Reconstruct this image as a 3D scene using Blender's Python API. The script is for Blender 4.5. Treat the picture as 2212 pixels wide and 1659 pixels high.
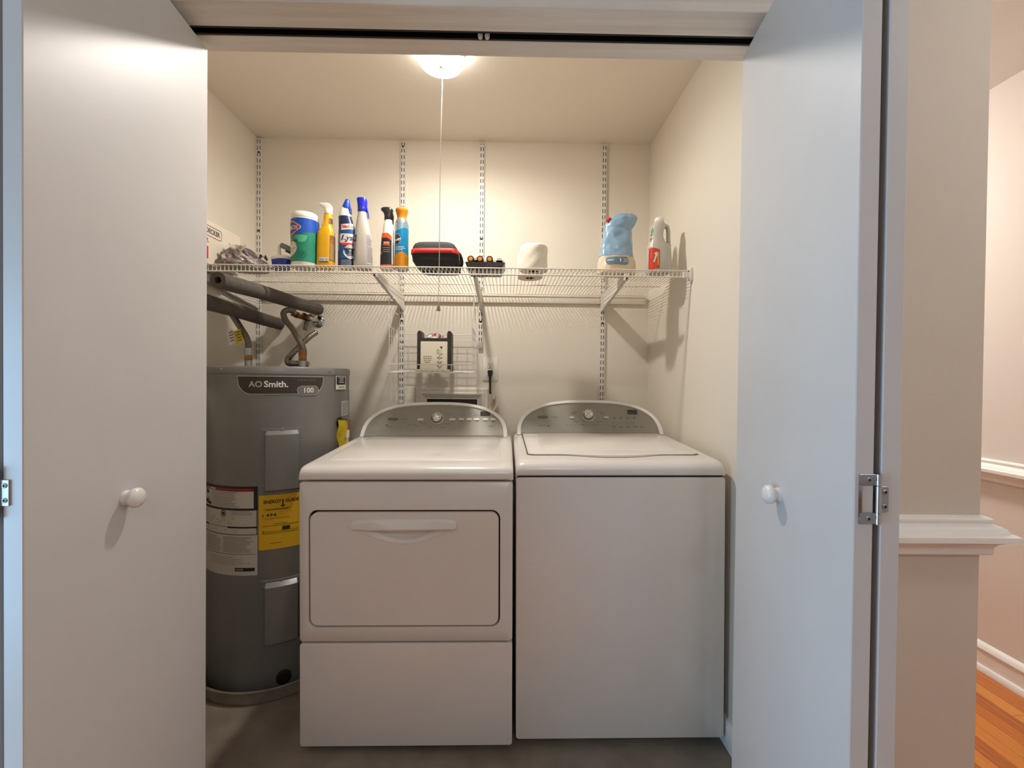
import bpy, bmesh, math, random
from mathutils import Matrix, Vector

random.seed(7)
for o in list(bpy.data.objects):
    bpy.data.objects.remove(o)
SC = bpy.context.scene
COL = SC.collection
PI = math.pi
R = math.radians


def srgb(*c):
    out = []
    for v in c[:3]:
        v = v / 255.0
        out.append(v / 12.92 if v <= 0.04045 else ((v + 0.055) / 1.055) ** 2.4)
    return (out[0], out[1], out[2], 1.0)


# ------------------------------------------------------------------ camera
YAW, PITCH, ROLL, FOCAL_PX = R(0.7), R(-0.6), R(0.6), 920.0
fw = Vector((math.sin(YAW) * math.cos(PITCH), math.cos(YAW) * math.cos(PITCH), math.sin(PITCH)))
r0 = Vector((math.cos(YAW), -math.sin(YAW), 0))
u0 = r0.cross(fw)
up = u0 * math.cos(ROLL) - r0 * math.sin(ROLL)
rt = fw.cross(up)
cam = bpy.data.cameras.new('camera')
cam.sensor_fit = 'HORIZONTAL'
cam.sensor_width = 36.0
cam.lens = FOCAL_PX / 2212.0 * 36.0
cam.clip_start = 0.02
cam_ob = bpy.data.objects.new('camera', cam)
COL.objects.link(cam_ob)
m = Matrix((rt, up, -fw)).transposed().to_4x4()
m.translation = (0, 0, 1.2)
cam_ob.matrix_world = m
SC.camera = cam_ob

# ------------------------------------------------------------------ light
SC.view_settings.view_transform = 'Standard'
SC.view_settings.look = 'None'
SC.view_settings.gamma = 1.0
SC.view_settings.use_curve_mapping = False
SC.view_settings.exposure = 0.42

world = bpy.data.worlds.new('room_daylight')
SC.world = world
world.use_nodes = True
bg = world.node_tree.nodes['Background']
bg.inputs['Color'].default_value = (1.0, 0.98, 0.95, 1)
bg.inputs['Strength'].default_value = 0.20


def area(name, loc, target, sx, sy, power, color):
    l = bpy.data.lights.new(name, 'AREA')
    l.shape = 'RECTANGLE'
    l.size, l.size_y = sx, sy
    l.energy = power
    l.color = color
    o = bpy.data.objects.new(name, l)
    COL.objects.link(o)
    o.location = loc
    o.rotation_euler = (Vector(target) - Vector(loc)).to_track_quat('-Z', 'Y').to_euler()
    return o


# daylight from the room's window, to the left of and behind the camera
area('window_daylight', (-1.9, 0.08, 0.80), (0.6, 0.8, 0.6), 0.9, 1.3, 26, (0.34, 0.67, 1.0))

# ------------------------------------------------------------------ materials
MATS = {}


def mat(name, col, rough=0.5, metal=0.0, noise=None, bump=None, coat=0.0, emis=None, trans=0.0, spec=0.5, alpha=1.0, aniso=None):
    if name in MATS:
        return MATS[name]
    m = bpy.data.materials.new(name)
    m.use_nodes = True
    nt = m.node_tree
    b = nt.nodes['Principled BSDF']
    b.inputs['Base Color'].default_value = col
    b.inputs['Roughness'].default_value = rough
    b.inputs['Metallic'].default_value = metal
    b.inputs['Specular IOR Level'].default_value = spec
    b.inputs['Coat Weight'].default_value = coat
    b.inputs['Coat Roughness'].default_value = 0.20
    b.inputs['Transmission Weight'].default_value = trans
    b.inputs['Alpha'].default_value = alpha
    if emis:
        b.inputs['Emission Color'].default_value = emis[0]
        b.inputs['Emission Strength'].default_value = emis[1]
    if noise or bump:
        tc = nt.nodes.new('ShaderNodeTexCoord')
        mp = nt.nodes.new('ShaderNodeMapping')
        nt.links.new(tc.outputs['Object'], mp.inputs['Vector'])
        if aniso:
            mp.inputs['Scale'].default_value = aniso
    if noise:
        sc, col2 = noise[0], noise[1]
        n = nt.nodes.new('ShaderNodeTexNoise')
        n.inputs['Scale'].default_value = sc
        n.inputs['Detail'].default_value = 5.0
        n.inputs['Roughness'].default_value = 0.6
        nt.links.new(mp.outputs['Vector'], n.inputs['Vector'])
        rp = nt.nodes.new('ShaderNodeValToRGB')
        lo, hi = (noise[2], noise[3]) if len(noise) > 3 else (0.3, 0.7)
        rp.color_ramp.elements[0].position = lo
        rp.color_ramp.elements[1].position = hi
        rp.color_ramp.elements[0].color = col
        rp.color_ramp.elements[1].color = col2
        nt.links.new(n.outputs['Fac'], rp.inputs['Fac'])
        nt.links.new(rp.outputs['Color'], b.inputs['Base Color'])
    if bump:
        n2 = nt.nodes.new('ShaderNodeTexNoise')
        n2.inputs['Scale'].default_value = bump[0]
        n2.inputs['Detail'].default_value = 3.0
        nt.links.new(mp.outputs['Vector'], n2.inputs['Vector'])
        bp = nt.nodes.new('ShaderNodeBump')
        bp.inputs['Strength'].default_value = bump[1]
        bp.inputs['Distance'].default_value = bump[2] if len(bump) > 2 else 0.002
        nt.links.new(n2.outputs['Fac'], bp.inputs['Height'])
        nt.links.new(bp.outputs['Normal'], b.inputs['Normal'])
    MATS[name] = m
    return m


CREAM = mat('closet_wall_paint', srgb(227, 219, 204), 0.65, noise=(2.0, srgb(223, 214, 198)), bump=(220, 0.25, 0.0006))
CEILP = mat('closet_ceiling_paint', srgb(230, 221, 207), 0.75, bump=(180, 0.25, 0.0006))
BEIGE = mat('hall_wall_paint', srgb(216, 207, 193), 0.7, noise=(3.0, srgb(212, 202, 187)), bump=(200, 0.3, 0.0006))
HALLP = mat('hall_far_wall_paint', srgb(228, 217, 207), 0.7, bump=(200, 0.3, 0.0006))
TRIM = mat('white_trim_paint', srgb(246, 243, 238), 0.3, noise=(6.0, srgb(241, 237, 230)))
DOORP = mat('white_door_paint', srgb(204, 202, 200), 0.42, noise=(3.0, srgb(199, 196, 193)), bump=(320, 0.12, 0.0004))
HEADJ = mat('head_jamb_paint', srgb(226, 219, 208), 0.5, noise=(5.0, srgb(208, 199, 186)), aniso=(0.4, 9.0, 1.0))
CFLOOR = mat('closet_floor_vinyl', srgb(142, 129, 116), 0.55, noise=(7.0, srgb(116, 104, 93), 0.35, 0.7), bump=(30, 0.2, 0.001))
DARK = mat('dark_gap', srgb(26, 24, 23), 0.7)
BLACKP = mat('black_plastic', srgb(22, 22, 23), 0.45)
APPL = mat('appliance_white_enamel', srgb(226, 220, 214), 0.28, coat=0.35, noise=(4.0, srgb(222, 215, 208)))
APPLP = mat('appliance_white_plastic', srgb(228, 223, 216), 0.35)
SILVER = mat('console_silver', srgb(148, 145, 136), 0.46, metal=0.5, noise=(30.0, srgb(142, 139, 130)), aniso=(0.15, 1, 12))
CHROME = mat('chrome', srgb(200, 200, 198), 0.12, metal=1.0)
STEEL = mat('zinc_steel', srgb(172, 174, 176), 0.35, metal=0.9)
PRINTD = mat('dark_print', srgb(48, 46, 44), 0.5)
PRINTG = mat('grey_print', srgb(104, 100, 94), 0.5)
PRINTW = mat('white_print', srgb(236, 233, 226), 0.5)
TANK = mat('heater_grey_enamel', srgb(124, 123, 120), 0.38, metal=0.15, coat=0.15, noise=(5.0, srgb(117, 116, 113)), bump=(90, 0.08, 0.0005))
PANM = mat('drain_pan_grey', srgb(150, 140, 126), 0.5, metal=0.2, noise=(9.0, srgb(120, 110, 98)))
FOAM = mat('pipe_foam', srgb(92, 84, 76), 0.85, noise=(14.0, srgb(74, 66, 60)), bump=(120, 0.4, 0.001))
BRASS = mat('brass', srgb(150, 112, 68), 0.35, metal=0.9)
COPPER = mat('copper', srgb(140, 100, 74), 0.4, metal=0.9)
WIREW = mat('white_vinyl_wire', srgb(222, 216, 203), 0.35)
RAILW = mat('white_shelf_steel', srgb(220, 215, 206), 0.35)


# ------------------------------------------------------------------ mesh helpers
class MB:
    def __init__(self):
        self.v = []
        self.f = []

    def add(self, verts, faces):
        b = len(self.v)
        self.v += [tuple(p) for p in verts]
        self.f += [tuple(i + b for i in q) for q in faces]
        return self

    def box(self, x0, y0, z0, x1, y1, z1):
        vs = [(x0, y0, z0), (x1, y0, z0), (x1, y1, z0), (x0, y1, z0), (x0, y0, z1), (x1, y0, z1), (x1, y1, z1), (x0, y1, z1)]
        return self.add(vs, [(3, 2, 1, 0), (4, 5, 6, 7), (0, 1, 5, 4), (1, 2, 6, 5), (2, 3, 7, 6), (3, 0, 4, 7)])

    def tube(self, pts, r, n=8, caps=True):
        pts = [Vector(p) for p in pts]
        rs = r if isinstance(r, (list, tuple)) else [r] * len(pts)
        T = []
        for i in range(len(pts)):
            a = pts[max(i - 1, 0)]
            c = pts[min(i + 1, len(pts) - 1)]
            T.append((c - a).normalized())
        ref = Vector((0, 0, 1)) if abs(T[0].z) < 0.9 else Vector((1, 0, 0))
        nrm = T[0].cross(ref).normalized()
        vs, fs = [], []
        for i, p in enumerate(pts):
            nrm = (nrm - T[i] * nrm.dot(T[i])).normalized()
            bn = T[i].cross(nrm)
            for k in range(n):
                a = 2 * PI * k / n
                vs.append(p + (nrm * math.cos(a) + bn * math.sin(a)) * rs[i])
        for i in range(len(pts) - 1):
            for k in range(n):
                k2 = (k + 1) % n
                fs.append((i * n + k, i * n + k2, (i + 1) * n + k2, (i + 1) * n + k))
        if caps:
            fs.append(tuple(reversed(range(n))))
            fs.append(tuple(range((len(pts) - 1) * n, len(pts) * n)))
        return self.add(vs, fs)

    def lathe(self, prof, cx=0, cy=0, n=40, axis='z', c0=0, caps=True):
        vs, fs = [], []
        for (r, z) in prof:
            for k in range(n):
                a = 2 * PI * k / n
                p = (r * math.cos(a), r * math.sin(a), z)
                if axis == 'z':
                    vs.append((cx + p[0], cy + p[1], p[2]))
                elif axis == 'y':
                    vs.append((cx + p[0], c0 + p[2], cy + p[1]))
                else:
                    vs.append((c0 + p[2], cx + p[0], cy + p[1]))
        for i in range(len(prof) - 1):
            for k in range(n):
                k2 = (k + 1) % n
                fs.append((i * n + k, i * n + k2, (i + 1) * n + k2, (i + 1) * n + k))
        if caps and prof[0][0] > 1e-6:
            fs.append(tuple(reversed(range(n))))
        if caps and prof[-1][0] > 1e-6:
            fs.append(tuple(range((len(prof) - 1) * n, len(prof) * n)))
        return self.add(vs, fs)

    def prism(self, poly, a, b, plane='xz'):
        """extrude a polygon; plane xz -> along y, xy -> along z, yz -> along x"""
        n = len(poly)
        vs = []
        for d in (a, b):
            for (p, q) in poly:
                vs.append({'xz': (p, d, q), 'xy': (p, q, d), 'yz': (d, p, q)}[plane])
        fs = [tuple(range(n)), tuple(reversed(range(n, 2 * n)))]
        for i in range(n):
            j = (i + 1) % n
            fs.append((i, i + n, j + n, j))
        return self.add(vs, fs)

    def ring(self, la, lb):
        """quads between two closed loops of equal count"""
        n = len(la)
        return self.add(list(la) + list(lb), [(i, (i + 1) % n, n + (i + 1) % n, n + i) for i in range(n)])

    def grid(self, rows):
        nr, nc = len(rows), len(rows[0])
        vs = [p for r in rows for p in r]
        return self.add(vs, [(i * nc + j, i * nc + j + 1, (i + 1) * nc + j + 1, (i + 1) * nc + j) for i in range(nr - 1) for j in range(nc - 1)])

    def build(self, name, m, parent=None, bevel=0, seg=2, smooth=35, loc=None, weld=True, limit=30):
        me = bpy.data.meshes.new(name)
        me.from_pydata([tuple(p) for p in self.v], [], self.f)
        bm = bmesh.new()
        bm.from_mesh(me)
        if weld:
            bmesh.ops.remove_doubles(bm, verts=bm.verts, dist=1e-6)
        bmesh.ops.recalc_face_normals(bm, faces=bm.faces)
        if bevel:
            ed = [e for e in bm.edges if len(e.link_faces) == 2 and e.calc_face_angle(0) > R(limit)]
            bmesh.ops.bevel(bm, geom=ed, offset=bevel, segments=seg, profile=0.5, affect='EDGES', clamp_overlap=True)
        bm.to_mesh(me)
        bm.free()
        if smooth:
            for p in me.polygons:
                p.use_smooth = True
            me.set_sharp_from_angle(angle=R(smooth))
        me.materials.append(m)
        o = bpy.data.objects.new(name, me)
        COL.objects.link(o)
        if parent:
            o.parent = parent
        if loc:
            o.location = loc
        return o


def thing(name, label, cat, loc=(0, 0, 0), rot=(0, 0, 0), group=None):
    o = bpy.data.objects.new(name, None)
    o.empty_display_size = 0.05
    COL.objects.link(o)
    o.location = loc
    o.rotation_euler = rot
    o['label'] = label
    o['category'] = cat
    if group:
        o['group'] = group
    return o


def tag(o, label, cat, group=None):
    o['label'] = label
    o['category'] = cat
    if group:
        o['group'] = group
    return o


def struct(o, label=None, cat=None):
    o['kind'] = 'structure'
    if label:
        o['label'] = label
        o['category'] = cat
    return o


def stuff(o):
    o['kind'] = 'stuff'
    return o


def rrect(x0, z0, x1, z1, r, k=6):
    out = []
    for (cx, cz, a0) in ((x1 - r, z0 + r, -90), (x1 - r, z1 - r, 0), (x0 + r, z1 - r, 90), (x0 + r, z0 + r, 180)):
        for i in range(k + 1):
            a = R(a0 + 90 * i / k)
            out.append((cx + r * math.cos(a), cz + r * math.sin(a)))
    return out


def lin(a, b, n):
    return [a + (b - a) * i / (n - 1) for i in range(n)]


def spline(pts, n=8):
    pts = [Vector(p) for p in pts]
    out = []
    for i in range(len(pts) - 1):
        p0, p1, p2, p3 = pts[max(i - 1, 0)], pts[i], pts[i + 1], pts[min(i + 2, len(pts) - 1)]
        for k in range(n):
            t = k / n
            out.append(0.5 * (2 * p1 + (p2 - p0) * t + (2 * p0 - 5 * p1 + 4 * p2 - p3) * t * t + (3 * p1 - p0 - 3 * p2 + p3) * t ** 3))
    out.append(pts[-1])
    return out


# flat text as (verts, faces) in a plane, centred, cap height ~ size
TXT = {}


def text2d(body, size, bold=0.0, shear=0.0, track=1.0):
    key = (body, size, bold, shear, track)
    if key in TXT:
        return TXT[key]
    cu = bpy.data.curves.new('text', 'FONT')
    cu.body = body
    cu.size = size / 0.7
    cu.align_x = 'CENTER'
    cu.align_y = 'CENTER'
    cu.offset = bold
    cu.shear = shear
    cu.space_character = track
    cu.resolution_u = 3
    ob = bpy.data.objects.new('text', cu)
    me = ob.to_mesh()
    vs = [(v.co.x, v.co.y) for v in me.vertices]
    fs = [tuple(p.vertices) for p in me.polygons]
    ob.to_mesh_clear()
    bpy.data.objects.remove(ob)
    bpy.data.curves.remove(cu)
    TXT[key] = (vs, fs)
    return TXT[key]


def cyl_map(cx, cy, r, th0=0.0, z0=0.0):
    def f(u, v, d=0.0):
        a = R(th0) + u / r
        return (cx + (r + d) * math.sin(a), cy - (r + d) * math.cos(a), z0 + v)
    return f


def flat_map(o, ux, uy, nrm):
    o, ux, uy, nrm = Vector(o), Vector(ux).normalized(), Vector(uy).normalized(), Vector(nrm).normalized()

    def f(u, v, d=0.0):
        return tuple(o + ux * u + uy * v + nrm * d)
    return f


class Decal(MB):
    """thin print laid on a surface given by a mapping (u, v, d) -> point"""
    def __init__(self, mp, d=0.0008):
        super().__init__()
        self.mp, self.d = mp, d

    def rect(self, u0, v0, u1, v1, nu=10, nv=1):
        self.grid([[self.mp(u, v, self.d) for u in lin(u0, u1, nu + 1)] for v in lin(v0, v1, nv + 1)])
        return self

    def strip(self, us, lo, hi, nv=1):
        self.grid([[self.mp(u, lo(u) + (hi(u) - lo(u)) * t, self.d) for u in us] for t in lin(0, 1, nv + 1)])
        return self

    def disc(self, u, v, ru, rv, n=20):
        pts = [self.mp(u + ru * math.cos(2 * PI * i / n), v + rv * math.sin(2 * PI * i / n), self.d) for i in range(n)]
        return self.add([self.mp(u, v, self.d)] + pts, [(0, 1 + i, 1 + (i + 1) % n) for i in range(n)])

    def circ(self, u, v, r, w, n=24, ry=None):
        ry = ry or r
        a = [self.mp(u + r * math.cos(2 * PI * i / n), v + ry * math.sin(2 * PI * i / n), self.d) for i in range(n)]
        b = [self.mp(u + (r - w) * math.cos(2 * PI * i / n), v + (ry - w) * math.sin(2 * PI * i / n), self.d) for i in range(n)]
        return self.ring(a, b)

    def poly(self, pts):
        return self.add([self.mp(u, v, self.d) for u, v in pts], [tuple(range(len(pts)))])

    def line(self, pts, w):
        for (a, b) in zip(pts[:-1], pts[1:]):
            dx, dy = b[0] - a[0], b[1] - a[1]
            l = math.hypot(dx, dy) or 1
            nx, ny = -dy / l * w / 2, dx / l * w / 2
            self.poly([(a[0] + nx, a[1] + ny), (b[0] + nx, b[1] + ny), (b[0] - nx, b[1] - ny), (a[0] - nx, a[1] - ny)])
        return self

    def text(self, body, u, v, size, bold=0.0, shear=0.0, track=1.0, sx=1.0, rot=0.0):
        vs, fs = text2d(body, size, bold, shear, track)
        c, s = math.cos(rot), math.sin(rot)
        return self.add([self.mp(u + (x * c * sx - y * s), v + (x * s * sx + y * c), self.d) for x, y in vs], fs)

    def lines(self, u0, v0, u1, v1, n, h, rag=0.25):
        for i in range(n):
            v = v1 - (v1 - v0) * (i + 0.5) / n
            e = u1 - (u1 - u0) * rag * random.random()
            self.rect(u0, v - h / 2, e, v + h / 2, 5)
        return self

    def put(self, name, m, parent):
        return self.build(name, m, parent, smooth=0, weld=False)


class Loft:
    """body of superellipse sections (z, cx, cy, rx, ry, n); angle 0 faces -Y"""
    def __init__(self, secs):
        self.s = secs

    def sec(self, z):
        s = self.s
        if z <= s[0][0]:
            return s[0]
        for i in range(len(s) - 1):
            if z <= s[i + 1][0]:
                a, b = s[i], s[i + 1]
                t = (z - a[0]) / max(1e-9, b[0] - a[0])
                return tuple(a[k] + (b[k] - a[k]) * t for k in range(6))
        return s[-1]

    def pos(self, a, z, off=0.0, noise=None):
        z_, cx, cy, rx, ry, n = self.sec(z)
        sx, sy = math.sin(a), -math.cos(a)
        e = 2.0 / n
        x = math.copysign(abs(sx) ** e, sx)
        y = math.copysign(abs(sy) ** e, sy)
        k = noise(a, z) if noise else 0.0
        return (cx + (rx + off + k) * x, cy + (ry + off + k) * y, z)

    def mesh(self, n=36, noise=None, zs=None, cap=True):
        b = MB()
        zs = zs or [q[0] for q in self.s]
        rows = [[self.pos(2 * PI * k / n, z, 0, noise) for k in range(n)] for z in zs]
        vs = [p for r in rows for p in r]
        fs = []
        for i in range(len(rows) - 1):
            for k in range(n):
                k2 = (k + 1) % n
                fs.append((i * n + k, i * n + k2, (i + 1) * n + k2, (i + 1) * n + k))
        if cap:
            fs.append(tuple(reversed(range(n))))
            fs.append(tuple(range((len(rows) - 1) * n, len(rows) * n)))
        return b.add(vs, fs)

    def map(self, a0, z0, rr=None):
        def f(u, v, d=0.0):
            q = self.sec(z0 + v)
            r = rr or (q[3] + q[4]) / 2
            return self.pos(R(a0) + u / r, z0 + v, d)
        return f


def dup(root, loc=None, label=None, rot=None, group=None):
    r = root.copy()
    COL.objects.link(r)
    if loc is not None:
        r.location = loc
    if rot is not None:
        r.rotation_euler = rot
    if label:
        r['label'] = label
    if group:
        r['group'] = group
    for ch in root.children:
        c = ch.copy()
        COL.objects.link(c)
        c.parent = r
        for g in ch.children:
            d = g.copy()
            COL.objects.link(d)
            d.parent = c
    return r

# ================================================================== SETTING
WL, WR, WB = -1.305, 0.742, 2.24          # closet left wall, right wall, back wall
FY0, FY1 = 0.985, 1.13                    # room face and closet face of the front wall
OL, OR, HZ = -0.875, 0.70, 2.05           # door opening
CZ = 2.44
HX0, HX1 = 1.116, 2.02                    # hallway between the closet and its right wall

struct(MB().box(WL - .1, FY0, -0.05, WR, WB, 0.0).build('floor_closet', CFLOOR, smooth=0), 'taupe sheet vinyl floor inside the laundry closet', 'floor')
struct(MB().box(WL - .1, WB, 0, HX0, WB + .1, CZ).build('wall_back', CREAM, smooth=0), 'cream back wall of the laundry closet behind the shelf', 'wall')
struct(MB().box(WL - .1, FY1, 0, WL, WB, CZ).build('wall_left', CREAM, smooth=0), 'cream left side wall of the laundry closet', 'wall')
struct(MB().box(WR, FY1, 0, HX0 - .012, WB, CZ).build('wall_right', CREAM, smooth=0), 'cream right side wall of the laundry closet', 'wall')
struct(MB().box(HX0 - .012, FY1, 0, HX0, WB + .1, CZ).build('wall_hall_side', BEIGE, smooth=0), 'beige hallway face of the closet side wall', 'wall')
b = MB()
b.box(-3.4, FY0, 0, OL, FY1, CZ)
b.box(OR, FY0, 0, HX0, FY1, CZ)
b.box(OL, FY0, HZ + .022, OR, FY1, CZ)
struct(b.build('wall_front', BEIGE, smooth=0), 'beige front wall around the closet door opening', 'wall')
struct(MB().box(WL - .1, FY1, CZ, HX0, WB + .1, CZ + .05).build('ceiling_closet', CEILP, smooth=0), 'cream ceiling inside the laundry closet', 'ceiling')
b = MB()
b.box(-3.4, -2.6, CZ, HX1 + .1, FY1, CZ + .05)
b.box(HX0, FY1, CZ, HX1 + .1, 3.6, CZ + .05)
struct(b.build('ceiling_hall', mat('hall_ceiling_white', srgb(236, 232, 226), 0.8, bump=(160, .25, .0006)), smooth=0), 'white hallway ceiling at the far right', 'ceiling')
struct(MB().box(HX1, -2.6, 0, HX1 + .1, 3.6, CZ).build('wall_hall_right', HALLP, smooth=0), 'pale hallway wall at the far right of the picture', 'wall')
struct(MB().box(HX0, 3.5, 0, HX1, 3.6, CZ).build('wall_hall_end', HALLP, smooth=0), 'pale end wall of the hallway', 'wall')

# head jamb boards of the opening, either side of the track slot
TY0, TY1 = 1.052, 1.080
for i, (a, c) in enumerate(((FY0 - .004, TY0), (TY1, FY1 + .002))):
    hb = MB().box(OL, a, HZ, OR, c, HZ + .022).build('trim_%d' % (i + 1), HEADJ, bevel=.0015, seg=1)
    struct(hb, ['scuffed painted head jamb board on the room side of the door track',
                'painted head jamb board on the closet side of the door track'][i], 'trim')
for i, (a, c, lb) in enumerate(((OL, OL + .018, 'painted jamb board behind the folded left doors'), (OR - .018, OR, 'painted jamb board behind the folded right doors'))):
    struct(MB().box(a, FY0 - .004, 0, c, FY1 + .002, HZ).build('trim_%d' % (i + 3), TRIM, bevel=.002, seg=1), lb, 'trim')

# steel track in the head with the two white stops
tr = thing('door_track', 'dark steel bifold door track set into the head of the opening', 'track', (0, (TY0 + TY1) / 2, HZ))
b = MB()
x0, x1 = OL + .02, OR - .02
b.box(x0, -.0138, .019, x1, .0138, .0215)
b.box(x0, -.0138, .001, x1, -.012, .019)
b.box(x0, .012, .001, x1, .0138, .019)
b.box(x0, -.012, .001, x1, -.0085, .0025)
b.box(x0, .0085, .001, x1, .012, .0025)
b.build('channel', mat('dark_track_steel', srgb(40, 37, 36), .5, metal=.6), tr)
for dx in (-.0085, .0085):
    MB().lathe([(0, -.006), (.0045, -.005), (.0062, -.001), (.0062, .008), (.004, .018)], -.066 + dx, 0, 16).build('door_stop', mat('stop_plastic', srgb(205, 198, 186), .5), tr)

# chair rail with its mitred return round the corner
CR = [(0, 0), (.012, 0), (.016, .004), (.016, .018), (.022, .028), (.036, .036), (.047, .040), (.047, .052), (.040, .056), (.034, .058), (.030, .066), (.022, .071), (.013, .073), (.013, .078), (.016, .080), (.016, .084), (.010, .088), (0, .090)]


def rail_path(name, prof, path, z0, m, lb):
    """profile (out, up) swept along a 2D path, outwards = right-hand side of travel, mitred"""
    P = [Vector((p[0], p[1])) for p in path]
    loops = []
    for i, p in enumerate(P):
        d0 = (p - P[i - 1]).normalized() if i else (P[1] - p).normalized()
        d1 = (P[i + 1] - p).normalized() if i < len(P) - 1 else d0
        n0, n1 = Vector((d0.y, -d0.x)), Vector((d1.y, -d1.x))
        mit = (n0 + n1)
        mit = mit / max(1e-6, mit.dot(n0)) if mit.length > 1e-6 else n0
        loops.append([(p.x + mit.x * o, p.y + mit.y * o, z0 + h) for o, h in prof])
    b = MB()
    n = len(prof)
    for i in range(len(loops) - 1):
        b.grid([loops[i], loops[i + 1]])
    b.add(loops[0], [tuple(range(n))])
    b.add(loops[-1], [tuple(range(n))])
    return struct(b.build(name, m, smooth=40), lb, 'trim')


rail_path('trim_5', CR, [(OR + .02, FY0), (HX0, FY0), (HX0, 3.5)], .803, TRIM, 'white moulded chair rail wrapping the wall corner right of the doors')
rail_path('trim_6', CR, [(HX1, 3.5), (HX1, -2.6)], .80, TRIM, 'white moulded chair rail along the far right hallway wall')
BB = [(0, 0), (.028, 0), (.028, .012), (.022, .022), (.014, .024), (.014, .085), (.020, .092), (.016, .104), (.008, .112), (0, .116)]
rail_path('baseboard_hall', BB, [(HX1, 3.5), (HX1, -2.6)], 0, TRIM, 'white baseboard along the far right hallway wall')
rail_path('baseboard_front', BB, [(OR + .02, FY0), (HX0, FY0), (HX0, 3.5)], 0, TRIM, 'white baseboard round the wall corner below the chair rail')
rail_path('trim_8', CR, [(-3.4, FY0), (OL - .02, FY0)], .803, TRIM, 'white moulded chair rail on the wall left of the closet doors')
rail_path('baseboard_left', BB, [(-3.4, FY0), (OL - .02, FY0)], 0, TRIM, 'white baseboard on the wall left of the closet doors')
rail_path('baseboard_closet', [(0, 0), (.012, 0), (.012, .08), (.008, .088), (0, .09)], [(WR, WB), (WR, FY1)], 0, TRIM, 'white baseboard on the closet wall beside the washer')
struct(MB().box(WL, WB - .016, 1.600, WR - .022, WB, 1.644).build('trim_7', CREAM, bevel=.003), 'cream wooden cleat across the back wall behind the wire shelf', 'trim')

# hardwood floor of the hall: every strip a plank
sub = MB().box(-3.4, -2.6, -.05, HX1, FY0, -.012)
sub.box(HX0, FY0, -.05, HX1, 3.5, -.012)
fl = struct(sub.build('floor_hall', mat('subfloor', srgb(96, 62, 34), .8), smooth=0), 'honey oak strip floor of the hallway', 'floor')
OAKS = []
for i, (c1, c2) in enumerate((((200, 118, 44), (180, 98, 34)), ((214, 136, 58), (196, 114, 42)), ((184, 100, 34), (160, 82, 26)), ((222, 150, 72), (206, 128, 54)), ((192, 108, 40), (150, 76, 26)))):
    OAKS.append(mat('oak_strip_%d' % i, srgb(*c1), .3, noise=(9.0, srgb(*c2), .35, .7), coat=.25, aniso=(9, .8, 1)))
PW = 0.058
proto = {}


def plank(length, k):
    key = (round(length, 2), k)
    if key not in proto:
        o = MB().box(0, 0, -.012, PW - .0012, length - .0015, 0).build('plank', OAKS[k], bevel=.0008, seg=1)
        proto[key] = o.data
    else:
        o = bpy.data.objects.new('plank', proto[key])
        COL.objects.link(o)
    o.parent = fl
    return o


row, x = 0, HX1 - PW
while x > HX0 - .03:
    y, ylim = 0.0 - (row * .37 % .8), 3.45
    while y < ylim:
        L = (0.45, 0.6, 0.75, 0.9)[(row * 7 + int(y * 10)) % 4]
        if y + L > ylim:
            break
        if x < HX0 + .02 and y + L > FY0:
            break
        p = plank(L, random.randrange(5))
        p.location = (x, y, 0)
        y += L
    x -= PW
    row += 1
# the room in front of the closet: same strips, out of the picture, wider pieces
x, row = HX0 - .04 - PW * 4, 0
while x > -3.3:
    o = MB().box(x, -2.6, -.012, x + PW * 4 - .0015, FY0 - .002, 0).build('plank', OAKS[row % 5], bevel=.0008, seg=1)
    o.parent = fl
    x -= PW * 4
    row += 1

# ------------------------------------------------------------------ bifold doors
DT, DZ0, DZ1 = .030, .014, 2.030


def leaf(parent, ax, ay, bx, by, side):
    """panel whose visible face runs from near end (ax, ay) to far end (bx, by); side=+1 body lies to +x"""
    d = Vector((bx - ax, by - ay)).normalized()
    n = Vector((d.y, -d.x)) * side
    p = [(ax, ay), (bx, by), (bx + n.x * DT, by + n.y * DT), (ax + side * DT / d.y, ay)]
    if side < 0:
        p = p[::-1]
    return MB().prism(p, DZ0, DZ1, 'xy').build('panel', DOORP, parent, bevel=.0015, seg=1), d, n


def screw(parent, x, y, z, r=.0038):
    s = MB().lathe([(r, 0), (r, -.0006), (r * .8, -.0013), (0, -.0016)], x, z, 14, axis='y', c0=y)
    o = s.build('screw', STEEL, parent)
    k = MB()
    k.box(x - r * .62, y - .0021, z - r * .13, x + r * .62, y - .0014, z + r * .13)
    k.box(x - r * .13, y - .0021, z - r * .62, x + r * .13, y - .0014, z + r * .62)
    k.build('screw_slot', DARK, parent)
    return o


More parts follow.
